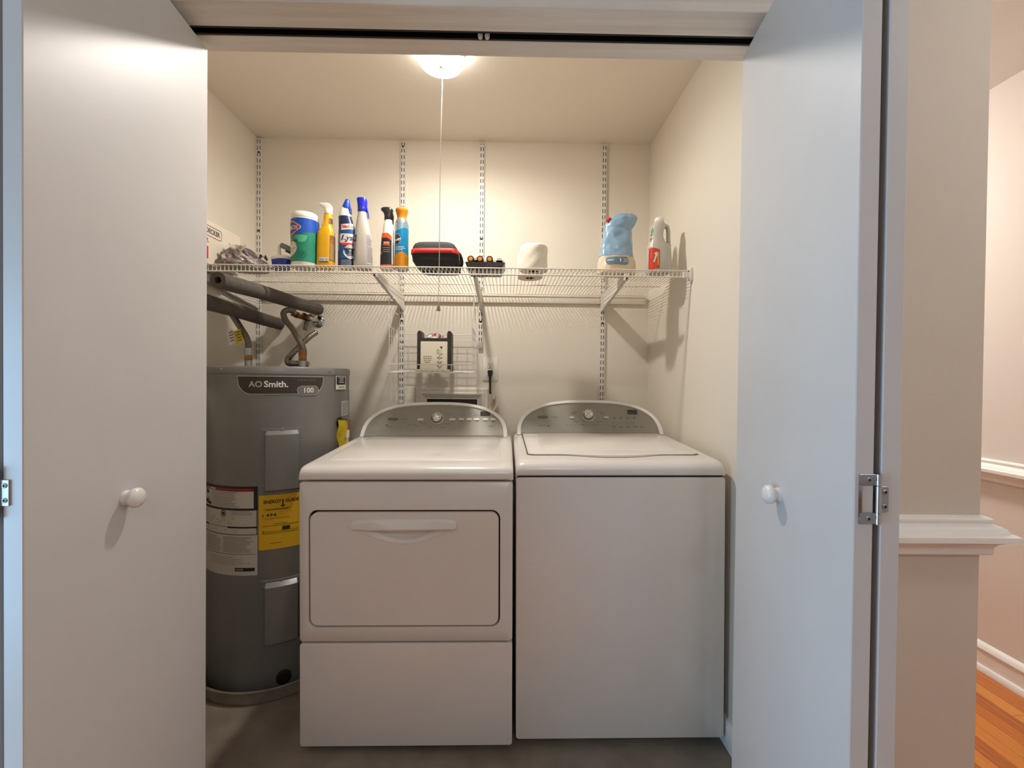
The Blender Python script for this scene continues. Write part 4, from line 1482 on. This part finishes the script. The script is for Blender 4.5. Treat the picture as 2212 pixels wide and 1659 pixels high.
# yellow sprayer
t = shelf_thing('spray_bottle', 'yellow spray bottle with white sprayer head beside the wipes canister', 'bottle', -.756, 1.782, 0)
L = Loft([(0, 0, 0, .0325, .024, 3.2), (.006, 0, 0, .0345, .026, 3.2), (.05, 0, 0, .034, .026, 3.2), (.10, .000, 0, .0340, .025, 3.2), (.148, .001, 0, .0330, .024, 3.2), (.166, .004, 0, .0245, .0215, 2.5), (.172, .005, 0, .0210, .020, 2.2), (.20, .007, 0, .0190, .0185, 2), (.222, .009, 0, .0160, .016, 2), (.228, .009, 0, .0145, .0145, 2)])
L.mesh(40).build('bottle', mat('yellow_liquid_plastic', srgb(236, 182, 12), .25, coat=.4, noise=(9, srgb(228, 160, 8))), t)
h = spray_head(t, .226, WHITEP, .0155, .034, .046, .1, False)
for c_ in t.children:
    if c_.name.startswith('sprayer'):
        c_.location.x = .009
mp = L.map(62, 0, .030)
s_ = Decal(mp, .0008).rect(-.014, .030, .030, .135, 10, 8).put('back_label', mat('label_brown', srgb(120, 72, 34), .45, noise=(60, srgb(170, 112, 50))), t)
Decal(mp, .0014).lines(-.012, .034, .026, .10, 14, .002).put('label_lettering', mat('label_tan', srgb(202, 168, 96), .5), s_)
s_ = Decal(L.map(58, 0, .021), .0008).rect(-.010, .182, .016, .208, 6, 4).put('neck_label', mat('label_orange', srgb(226, 126, 22), .45), t)
Decal(L.map(58, 0, .021), .0014).lines(-.008, .184, .014, .206, 3, .0045).put('label_lettering', PRINTD, s_)
mp = L.map(-2, 0, .034)
s_ = Decal(mp, .0008).rect(-.010, .022, .016, .042, 6).put('recycling_label', mat('sticker_white', (1, 1, 1, 1)), t)
Decal(mp, .0014).circ(-.003, .033, .006, .0018, 3).circ(.010, .033, .006, .0018, 3).rect(-.010, .022, .016, .026, 4).put('label_print', PRINTD, s_)

# toilet-cleaner bottle
t = shelf_thing('cleaner_bottle', 'dark blue cleaner bottle with slanted white neck and blue cap', 'bottle', -.671, 1.785, 0)
L = Loft([(0, 0, 0, .031, .021, 2.6), (.006, 0, 0, .0335, .0235, 2.6), (.05, 0, 0, .0335, .0235, 2.5), (.11, 0, 0, .0335, .0235, 2.5), (.150, .001, 0, .0340, .0235, 2.4), (.172, .0, 0, .0315, .022, 2.4), (.200, -.005, 0, .0275, .020, 2.3), (.225, -.009, 0, .0245, .0185, 2.2), (.245, -.008, 0, .0195, .0165, 2.1), (.256, -.006, 0, .0160, .014, 2)])
L.mesh(40).build('bottle', WHITEP, t)
MB().add(*(lambda P: (P, [tuple(range(4))]))([(0, 0, 0)] * 0 or [(0, 0, .001), (.001, 0, .001), (.001, .001, .001), (0, .001, .001)])) if False else None
cp = Loft([(.250, -.004, 0, .0178, .0158, 2), (.262, -.002, 0, .0165, .015, 2), (.276, .0, 0, .0120, .012, 2), (.287, .0015, 0, .0095, .0095, 2), (.290, .0015, 0, .007, .007, 2)])
cpo = cp.mesh(28).build('cap', mat('cap_blue', srgb(22, 66, 170), .35), t)
MB().prism([(.010, .266), (.0165, .252), (.0175, .232), (.0135, .230), (.011, .250)], -.010, .010, 'xz').build('cap_skirt', mat('cap_blue', (1, 1, 1, 1)), cpo, bevel=.002)
mp = L.map(0, 0, .030)
wr = Decal(mp, .0006).rect(-.094, .006, .094, .218, 48, 20).put('wrap_label', mat('label_navy', srgb(18, 30, 66), .35, noise=(14, srgb(24, 46, 96))), t)
Decal(mp, .0010).strip(lin(-.020, .05, 20), lambda u: .040 + .9 * max(0, u - .02), lambda u: .176 - .2 * abs(u), 10).put('label_print', mat('label_azure', srgb(28, 92, 156), .4, noise=(30, srgb(20, 56, 112))), wr)
Decal(mp, .0011).strip(lin(-.05, -.021, 12), lambda u: .072 + .3 * abs(u + .03), lambda u: .145 - .5 * abs(u + .035), 8).put('label_print', mat('label_silver', srgb(160, 172, 184), .4), wr)
Decal(mp, .0014).strip(lin(-.012, .044, 14), lambda u: .158 + .15 * u, lambda u: .182 + .12 * u, 4).strip(lin(-.016, .046, 14), lambda u: .104, lambda u: .142, 6).put('label_print', mat('logo_white', (1, 1, 1, 1)), wr)
Decal(mp, .0018).text('Lysol', .018, .124, .021, bold=.0008, shear=.25, sx=.95).put('logo_lettering', mat('print_indigo', srgb(44, 40, 120), .5), wr)
Decal(mp, .0018).strip(lin(-.010, .046, 12), lambda u: .096 - .1 * abs(u - .018), lambda u: .1035, 2).text('2in1', .004, .171, .011, bold=.0008).put('label_lettering', mat('print_red', srgb(208, 54, 62), .5), wr)
Decal(mp, .0019).lines(.020, .164, .040, .178, 2, .004).put('label_lettering', PRINTG, wr)
Decal(mp, .0018).disc(.018, .068, .021, .030, 24).put('label_print', mat('label_pale', srgb(206, 210, 206), .45), wr)
Decal(mp, .0023).text('POWER', .020, .078, .0085, bold=.0007).lines(.006, .050, .032, .070, 4, .0022).put('label_lettering', PRINTD, wr)
Decal(mp, .0014).lines(-.010, .012, .030, .036, 4, .0022).put('label_lettering', mat('label_silver', (1, 1, 1, 1)), wr)

# tall milky sprayer with blue head
t = shelf_thing('spray_bottle', 'tall milky white spray bottle with bright blue head', 'bottle', -.602, 1.782, 0)
L = Loft([(0, 0, 0, .035, .025, 2.8), (.006, 0, 0, .0375, .027, 2.8), (.06, 0, 0, .037, .027, 2.8), (.12, -.001, 0, .0345, .0255, 2.6), (.16, -.003, 0, .0300, .024, 2.4), (.20, -.004, 0, .0230, .0205, 2.2), (.232, -.004, 0, .0180, .0175, 2), (.240, -.004, 0, .0160, .016, 2)])
L.mesh(40).build('bottle', CLEARP, t)
BLH = mat('sprayer_blue', srgb(26, 36, 176), .3, coat=.3)
MB().lathe([(.0185, .238), (.0195, .241), (.0195, .250), (.0175, .258)], -.004, 0, 28).build('sprayer_collar', BLH, t)
hdp = Loft([(.250, -.004, 0, .0190, .017, 2.4), (.268, -.004, 0, .0195, .017, 2.6), (.284, -.005, 0, .0205, .0175, 2.8), (.292, -.007, 0, .0195, .0165, 2.8), (.295, -.008, 0, .0165, .0135, 2.6)])
hdp.mesh(28).build('sprayer_head', BLH, t)
MB().prism([(.010, .262), (.0155, .258), (.021, .236), (.0235, .212), (.0205, .212), (.017, .234), (.011, .248)], -.007, .007, 'xz').build('trigger', BLH, t, bevel=.0015)
mp = L.map(40, 0, .032)
s_ = Decal(mp, .0008).strip(lin(-.006, .042, 14), lambda u: .018, lambda u: .160 - .55 * max(0, u), 10).put('back_label', mat('label_white', (1, 1, 1, 1)), t)
Decal(mp, .0014).lines(-.003, .024, .032, .085, 13, .0022).lines(-.003, .092, .028, .140, 10, .0022).rect(-.0035, .086, .036, .0885, 6).put('label_lettering', mat('print_mauve', srgb(150, 140, 146), .5), s_)
mp = L.map(-48, 0, .032)
s_ = Decal(mp, .0008).rect(-.016, .030, .010, .104, 10, 8).put('side_label', mat('label_slate', srgb(122, 122, 132), .45, noise=(30, srgb(150, 160, 166))), t)
Decal(mp, .0012).strip(lin(-.016, .012, 12), lambda u: .108 + 6 * (u + .002) ** 2, lambda u: .138 - 8 * (u + .002) ** 2, 4).put('label_print', mat('print_ink_blue', srgb(62, 60, 84), .45), s_)
Decal(mp, .0016).rect(-.014, .118, .009, .126, 4).put('label_print', mat('label_slate', (1, 1, 1, 1)), s_)
Decal(mp, .0016).circ(-.004, .060, .006, .002).rect(-.010, .072, .004, .082, 3).put('label_print', mat('print_ink_blue', (1, 1, 1, 1)), s_)

# black and orange sprayer
t = shelf_thing('spray_bottle', 'small black and orange spray bottle with black head', 'bottle', -.503, 1.785, 0)
L = Loft([(0, 0, 0, .026, .021, 2.8), (.004, 0, 0, .0275, .0225, 2.8), (.06, 0, 0, .0265, .022, 2.8), (.12, .001, 0, .0245, .021, 2.6), (.155, .003, 0, .0225, .020, 2.4), (.185, .004, 0, .0195, .018, 2.2), (.205, .004, 0, .0160, .0155, 2), (.209, .004, 0, .0135, .0135, 2)])
L.mesh(36).build('bottle', WHITEP, t)
mp = L.map(0, 0, .0245)
wr = Decal(mp, .0006).strip(lin(-.0765, .022, 30), lambda u: .018, lambda u: .128 - .55 * max(0, u - .002), 8).put('wrap_label', mat('label_black', (1, 1, 1, 1)), t)
ORG = mat('label_bright_orange', srgb(222, 88, 22), .4)
Decal(mp, .0009).strip(lin(-.0765, .022, 30), lambda u: .128 - .55 * max(0, u - .002), lambda u: .148 - .75 * max(0, u - .004), 4).rect(-.0765, .006, .060, .018, 30, 2).put('label_band', ORG, wr)
Decal(mp, .0012).rect(-.008, .103, .010, .112, 3).put('label_lettering', mat('print_pink', srgb(226, 140, 130), .5), wr)
Decal(mp, .0012).rect(-.010, .096, .012, .101, 3).put('label_lettering', ORG, wr)
Decal(mp, .0012).rect(-.010, .086, .012, .0875, 3).rect(-.009, .078, .011, .0795, 3).rect(-.010, .070, .012, .0715, 3).rect(-.022, .060, -.014, .070, 2).put('label_lettering', mat('print_ash', srgb(176, 170, 164), .5), wr)
Decal(L.map(62, 0, .0245), .0008).rect(-.006, .020, .020, .110, 8, 6).put('back_label', mat('label_white', (1, 1, 1, 1)), t)
BLK = mat('sprayer_black', srgb(30, 28, 26), .28, coat=.3)
MB().lathe([(.0165, .207), (.0175, .210), (.0165, .226), (.016, .232)], .004, 0, 28).build('sprayer_collar', BLK, t)
hdp = Loft([(.224, .004, 0, .0165, .014, 2.4), (.236, .003, 0, .0185, .015, 2.6), (.246, -.001, 0, .0245, .0155, 2.8), (.253, -.003, 0, .0240, .0150, 2.8), (.258, -.004, 0, .0180, .0120, 2.6)])
hdp.mesh(28).build('sprayer_head', BLK, t)
MB().prism([(.016, .240), (.0225, .238), (.0265, .222), (.0245, .190), (.0215, .190), (.0215, .218), (.016, .230)], -.006, .006, 'xz').build('trigger', BLK, t, bevel=.0015)

# aerosol polish
t = shelf_thing('aerosol_can', 'blue and gold furniture polish aerosol with flared gold cap', 'can', -.444, 1.787, 0)
MB().lathe([(.0255, 0), (.0275, .002), (.0275, .188), (.026, .197), (.0215, .208), (.0195, .212), (0, .212)], 0, 0, 44).build('can', mat('can_silver', srgb(176, 184, 188), .25, metal=.7), t)
MB().lathe([(.0195, .208), (.0185, .214), (.0195, .224), (.0240, .240), (.0262, .248), (.0250, .253), (.0200, .256), (.012, .260), (0, .261)], 0, 0, 36).build('cap', mat('cap_gold', srgb(226, 142, 22), .35, coat=.3), t)
cm = cyl_map(0, 0, .0276, 0, 0)
wr = Decal(cm, .0006).rect(-.0866, .002, .0866, .182, 48).put('wrap_label', mat('label_cerulean', srgb(22, 134, 186), .25, metal=.3, noise=(12, srgb(34, 150, 200))), t)
Decal(cm, .0010).strip(lin(-.0866, .0866, 48), lambda u: .002, lambda u: .060 + .010 * math.sin(u * 60 + 1.2), 3).put('label_band', mat('label_gold', srgb(206, 136, 24), .35, metal=.3), wr)
Decal(cm, .0010).strip(lin(-.0866, .0866, 48), lambda u: .163 + .006 * math.sin(u * 75), lambda u: .188, 3).put('label_band', mat('label_sky_silver', srgb(150, 186, 204), .25, metal=.5), wr)
Decal(cm, .0012).disc(-.014, .122, .0165, .0235, 24).put('logo', mat('logo_cream', srgb(214, 204, 164), .4), wr)
Decal(cm, .0016).disc(-.014, .122, .0145, .0215, 24).put('logo', mat('logo_deep', srgb(22, 58, 86), .4), wr)
Decal(cm, .0021).text('Pledge', -.013, .120, .0085, bold=.0004, shear=.2, rot=.25).put('logo_lettering', PRINTW, wr)
Decal(cm, .0014).rect(-.020, .090, .016, .0918, 6).rect(-.020, .084, .022, .0855, 6).rect(-.020, .078, .010, .0795, 6).put('label_lettering', PRINTW, wr)

# zipped case
t = shelf_thing('zipper_case', 'black hard zipper case with a red band', 'case', -.296, 1.800, -2)
L = Loft([(0, .010, 0, .078, .066, 6), (.004, .008, 0, .084, .071, 6), (.030, 0, 0, .0935, .077, 6), (.060, -.002, 0, .0955, .078, 6), (.066, -.002, 0, .0955, .078, 6), (.088, -.004, 0, .090, .073, 5.5), (.101, -.006, 0, .083, .067, 5), (.107, -.007, 0, .074, .059, 4.5)])
CASEM = mat('case_fabric', srgb(24, 23, 24), .8, noise=(160, srgb(40, 38, 38)), bump=(260, .5, .001))
L.mesh(56).build('shell', CASEM, t, smooth=50)
bnd = Loft([(.056, -.002, 0, .0962, .0787, 6), (.0585, -.002, 0, .0985, .081, 6), (.0735, -.002, 0, .0975, .080, 6), (.076, -.002, 0, .0945, .077, 6)])
bnd.mesh(56, cap=False).build('zipper_band', mat('zipper_red', srgb(206, 44, 36), .55, bump=(300, .4, .0008)), t, smooth=50)
MB().tube(spline([(.088, -.03, .074), (.100, -.028, .060), (.106, -.02, .034), (.100, -.01, .016)]), .006, 8).build('carry_loop', CASEM, t)
MB().box(.0955, -.045, .035, .0985, -.038, .058).build('zipper_pull', STEEL, t, bevel=.001, seg=1)

# battery tray
t = shelf_thing('battery_tray', 'shallow black plastic tray holding three orange-ended batteries', 'tray', -.098, 1.822, 0)
b = MB()
o0, o1, i1, i0 = rrect(-.064, -.060, .070, .060, .008, 4), rrect(-.078, -.074, .086, .074, .010, 4), rrect(-.074, -.070, .082, .070, .009, 4), rrect(-.060, -.056, .066, .056, .007, 4)
at_ = lambda P_, z: [(x, y, z) for x, y in P_]
for la, lb_ in ((at_(o0, 0), at_(o1, .030)), (at_(o1, .030), at_(i1, .030)), (at_(i1, .030), at_(i0, .003))):
    b.ring(la, lb_)
b.add(at_(o0, 0), [tuple(range(len(o0)))])
b.add(at_(i0, .003), [tuple(range(len(i0)))])
b.build('tray', mat('tray_plastic', srgb(62, 60, 60), .35, noise=(30, srgb(110, 108, 104), .5, .75)), t, smooth=30)
bst = MB()
for x in (-.058, .042):
    bst.prism([(x, .045), (x + .008, .078), (x + .028, .078), (x + .036, .045)], .038, .040, 'xz')
bst.box(-.060, .038, .028, .080, .040, .068)
bst.build('backing_card', mat('clear_backing', srgb(206, 200, 188), .2, trans=.4), t)
for i, (x, w_) in enumerate(((-.056, 'leftmost'), (-.018, 'middle'), (.022, 'rightmost'))):
    bt = shelf_thing('battery', 'black battery with orange end, %s of three in the tray' % w_, 'battery', -.098 + x, 1.822 - .062, group='batteries in the black tray')
    bt.location.z = Z0 + .0455
    MB().lathe([(.0130, 0), (.0138, .002), (.0138, .088), (.0130, .090), (0, .090)], 0, 0, 28, axis='y').build('cell', BLACKP, bt)
    MB().lathe([(0, -.0012), (.0080, -.0012), (.0088, 0), (.0088, .001)], 0, 0, 24, axis='y').build('end_cap', mat('battery_orange', srgb(232, 140, 34), .35), bt)

# toilet rolls
TPM = mat('tissue_paper', srgb(238, 230, 214), .9, noise=(30, srgb(230, 221, 204)), bump=(60, .5, .002))
for i, (x, y, lb) in enumerate(((.106, 1.776, 'white toilet paper roll standing in front of the other roll'), (.098, 1.893, 'white toilet paper roll standing behind the front roll'))):
    t = shelf_thing('toilet_roll', lb, 'toilet roll', x, y, i * 40, group='toilet rolls on the wire shelf')
    random.seed(20 + i)
    q = [random.random() * 6 for _ in range(4)]
    L = Loft([(0, 0, 0, .0535, .0535, 2), (.003, 0, 0, .0565, .0565, 2), (.02, 0, 0, .0578, .0578, 2), (.05, 0, 0, .0572, .0572, 2), (.085, 0, 0, .0578, .0578, 2), (.1, 0, 0, .0558, .0558, 2), (.104, 0, 0, .0515, .0515, 2)])
    ns = lambda a, z: .0008 * math.sin(2 * a + q[0] + z * 60) + .0006 * math.sin(5 * a - z * 110 + q[1])
    zs = [0, .002, .005] + lin(.012, .094, 10) + [.099, .102, .104]
    b = L.mesh(44, ns, zs, cap=False)
    ro, ri = .0195, .0185
    n = 44
    circ_ = lambda r, z: [(r * math.sin(2 * PI * k_ / n), -r * math.cos(2 * PI * k_ / n), z) for k_ in range(n)]
    b.ring([L.pos(2 * PI * k_ / n, 0, 0, ns) for k_ in range(n)], circ_(ro, .0005))
    b.ring([L.pos(2 * PI * k_ / n, .104, 0, ns) for k_ in range(n)], circ_(ro, .1035))
    b.build('paper', TPM, t, smooth=60)
    c_ = MB().ring(circ_(ro, .0005), circ_(ro, .1035))
    c_.build('core', mat('roll_core', srgb(112, 92, 70), .85), t)

# refill pouch
t = shelf_thing('refill_pouch', 'slumped light blue refill pouch with red spout leaning right', 'pouch', .466, 1.822, 6)
L = Loft([(0, 0, 0, .074, .044, 2.6), (.006, -.002, 0, .080, .048, 2.6), (.035, -.002, 0, .077, .046, 2.6), (.075, -.004, 0, .068, .041, 2.5), (.12, -.002, 0, .064, .038, 2.4), (.17, .0, 0, .060, .034, 2.3), (.205, .004, 0, .058, .030, 2.2), (.225, .014, 0, .060, .027, 2.1), (.243, .028, 0, .056, .022, 2.0), (.256, .038, .002, .043, .015, 2.0), (.264, .046, .003, .026, .008, 2.0), (.268, .052, .003, .012, .003, 2)])
random.seed(5)
q = [random.random() * 6 for _ in range(8)]


def pn(a, z):
    s = min(1, z / .05)
    v = .0022 * math.sin(2 * a + 26 * z + q[0]) + .0016 * math.sin(4 * a - 38 * z + q[1]) + .0022 * abs(math.sin(2.0 * a + 30 * z + q[2])) + .0010 * math.sin(9 * a + 70 * z + q[3]) + .0022 * abs(math.sin(2.5 * a - 46 * z + q[4]))
    return v * s - .0055 * s * max(0, 1 - abs(z - .195) / .016) * (0.4 + .6 * math.cos(a - .5) ** 2)


zs = lin(0, .268, 54)
zcut = 20
body = L.mesh(64, pn, zs).build('film', mat('pouch_cream', srgb(224, 206, 180), .3, coat=.4, noise=(12, srgb(210, 190, 162))), t, smooth=28)
BLU = mat('pouch_blue', srgb(140, 174, 198), .25, coat=.5, noise=(10, srgb(124, 160, 187)))
b = MB()
zz2 = lin(.076, .2655, 44)
n = 64
rows = [[L.pos(2 * PI * k_ / n, z, .0012, pn) for k_ in range(n + 1)] for z in zz2]
b.grid(rows)
b.build('blue_band', BLU, t, smooth=28)
ml = lambda u, v, d=0.0: L.pos(R(-4) + u / .060, v, d, pn)
s_ = Decal(ml, .002)
s_.strip(lin(-.044, .030, 20), lambda u: .052 - .016 * math.sqrt(max(0, 1 - (max(0, abs(u + .007) - .022) / .016) ** 2)), lambda u: .052 + .016 * math.sqrt(max(0, 1 - (max(0, abs(u + .007) - .022) / .016) ** 2)), 4)
s_ = s_.put('oval_badge', mat('badge_blue', srgb(104, 128, 148), .4), t)
Decal(ml, .003).text('120', .014, .053, .015, sx=.9).rect(-.036, .051, -.012, .054, 4).put('badge_lettering', PRINTW, s_)
MB().tube([(-.052, -.012, .222), (-.036, -.014, .236)], .0075, 14).build('spout', mat('spout_red', srgb(196, 36, 30), .4), t)

# handled jug
t = shelf_thing('handled_jug', 'milky white jug with a red and green label at the right end', 'jug', .633, 1.788, 0)
L = Loft([(0, 0, 0, .045, .036, 3), (.006, 0, 0, .0495, .040, 3), (.05, 0, 0, .0495, .040, 3), (.10, -.001, 0, .0475, .039, 3), (.118, -.004, 0, .0420, .038, 2.8), (.130, -.010, 0, .0320, .036, 2.6), (.150, -.0135, 0, .0275, .034, 2.6), (.175, -.012, 0, .0270, .032, 2.5), (.195, -.006, 0, .0300, .029, 2.3), (.206, -.002, 0, .0280, .026, 2.2), (.214, .0, 0, .0200, .020, 2), (.222, 0, 0, .0165, .0165, 2)])
JUG = mat('jug_milky', srgb(196, 192, 182), .3, trans=.1)
L.mesh(44).build('jug', JUG, t, smooth=50)
MB().tube(spline([(.020, 0, .203), (.034, 0, .196), (.0385, 0, .175), (.0395, 0, .145), (.040, 0, .118), (.034, 0, .100)]), [.009] * 10 + [.0085] * 21 + [.011] * 10, 14).build('handle', JUG, t)
MB().lathe([(.0185, .216), (.0195, .218), (.0195, .230), (.0180, .233), (0, .2335)], 0, 0, 30).build('cap', WHITEP, t)
mp = L.map(-30, 0, .046)
s_ = Decal(mp, .0008).strip(lin(-.034, .020, 16), lambda u: .010 + .25 * max(0, u), lambda u: .100 + .1 * u - .5 * max(0, u), 8).put('front_label', mat('label_crimson', srgb(186, 32, 22), .35, noise=(26, srgb(206, 70, 26))), t)
Decal(mp, .0014).line([(.002, .074), (.012, .078), (.006, .060), (-.002, .040)], .007).put('label_print', mat('label_pale', (1, 1, 1, 1)), s_)
Decal(mp, .0014).strip(lin(.013, .018, 3), lambda u: .028, lambda u: .082, 3).put('label_print', mat('label_amber', srgb(226, 140, 30), .4), s_)
mp = L.map(-62, 0, .040)
s_ = Decal(mp, .0012).rect(-.012, .100, .016, .185, 8, 10).put('side_label', mat('label_leaf_mix', srgb(214, 204, 180), .4, noise=(40, srgb(126, 84, 50), .5, .62)), t)
Decal(mp, .0018).disc(.006, .168, .009, .018).put('label_print', mat('label_leaf', srgb(58, 140, 62), .4), s_)

# product carton against the left wall
t = shelf_thing('product_carton', 'white printed carton pushed against the left closet wall', 'carton', -1.246, 1.80, 0)
MB().box(-.050, -.150, 0, .052, .120, .172).build('carton', mat('carton_board', srgb(226, 214, 196), .6), t, bevel=.0012, seg=1)
F_ = flat_map((.052, 0, 0), (0, 1, 0), (0, 0, 1), (1, 0, 0))
k = Decal(F_, .0006)
k.text('DECKER', -.058, .131, .019, bold=.0006, sx=.8)
P_ = [(-.150, .151), (-.012, .151), (-.006, .145), (-.006, .117), (-.012, .111), (-.150, .111)]
k.line(P_, .0022)
k.put('carton_lettering', PRINTD, t)
k = Decal(F_, .0006)
k.disc(.075, .079, .018, .022)
k.put('carton_print', PRINTD, t)
k = Decal(F_, .0006)
k.rect(.002, .050, .007, .085, 1).poly([(.008, .085), (.034, .078), (.034, .060), (.008, .060)])
k.put('carton_print', PRINTG, t)
k = Decal(F_, .0010)
k.rect(-.148, .020, -.085, .068, 2).rect(-.125, .085, -.08, .0875, 1).text('6AMP', -.105, .094, .011, bold=.0004)
k.put('carton_print', mat('carton_red', srgb(190, 66, 54), .5), t)
Decal(F_, .0004).poly([(.040, .125), (.092, .090), (.098, .066), (.060, .064)]).put('carton_print', mat('carton_orange', srgb(214, 160, 84), .5), t)

# bag of odds and ends
random.seed(3)
q = [random.random() * 6 for _ in range(10)]
L = Loft([(0, 0, 0, .080, .072, 2.6), (.01, -.002, 0, .088, .078, 2.6), (.030, -.008, 0, .080, .072, 2.4), (.052, -.020, 0, .064, .058, 2.2), (.074, -.030, 0, .050, .044, 2.1), (.090, -.036, 0, .034, .030, 2), (.100, -.040, 0, .014, .014, 2)])


def bn2(a, z):
    s = min(1, z / .015)
    return s * (.0075 * abs(math.sin(3.5 * a + 50 * z + q[0])) + .005 * math.sin(7 * a - 90 * z + q[1]) + .0045 * abs(math.sin(10 * a + 120 * z + q[2])) + .003 * math.sin(17 * a + 60 * z + q[3]) - .006)


bag = shelf_thing('plastic_bag', 'crumpled mauve and clear plastic bag slumped in front of the white carton', 'bag', -1.098, 1.812, 0)
L.mesh(90, bn2, lin(0, .100, 34)).build('film', mat('bag_film', srgb(112, 98, 102), .18, coat=.6, noise=(22, srgb(206, 196, 184), .50, .66), bump=(70, .5, .004)), bag, smooth=18)
MB().grid([[(-.060 + .10 * u, -.052 + .02 * math.sin(u * 5), .068 + .012 * math.sin(u * 7) + v * .014) for u in lin(0, 1, 14)] for v in lin(0, 1, 3)]).build('torn_flap', mat('bag_white', srgb(224, 214, 198), .3), bag, smooth=20)
MB().grid([[(.052 + .030 * u, -.010 + .02 * v, .050 + .016 * u * (1 - v) + .010 * math.sin(u * 6)) for u in lin(0, 1, 6)] for v in lin(0, 1, 4)]).build('bag_corner', mat('bag_mauve', srgb(120, 98, 108), .3), bag, smooth=20)

# scrub brush
t = shelf_thing('scrub_brush', 'scrub brush with blue bristles, white neck and grey grip', 'brush', -.948, 1.800, -24)
b = Loft([(.0, 0, 0, .040, .025, 2.4), (.034, 0, 0, .044, .028, 2.4), (.040, 0, 0, .044, .028, 2.4)])
b.mesh(36).build('bristles', mat('bristle_blue', srgb(14, 62, 176), .4, noise=(90, srgb(10, 40, 130)), bump=(200, .8, .003), aniso=(1, 1, .1)), t)
b = Loft([(.039, 0, 0, .046, .030, 2.4), (.046, 0, 0, .047, .031, 2.4), (.053, -.002, 0, .043, .028, 2.4), (.056, -.004, 0, .030, .020, 2.3)])
b.mesh(36).build('head_plate', WHITEP, t)
MB().tube(spline([(-.010, 0, .052), (-.013, 0, .066), (-.016, 0, .092), (-.008, .004, .106)]), [.014, .011, .009, .008, .008, .008, .008, .0075] + [.0075] * 17, 14).build('neck', WHITEP, t)
MB().tube(spline([(-.010, .003, .105), (.012, .022, .094), (.040, .058, .074), (.060, .086, .056)]), [.009] + [.011] * 22 + [.009, .006], 16).build('grip', mat('grip_grey', srgb(128, 134, 132), .5), t)
MB().tube(spline([(.002, .018, .086), (.030, .048, .068), (.056, .082, .048)]), .006, 10).build('grip_insert', mat('grip_navy', srgb(26, 42, 66), .5), t)
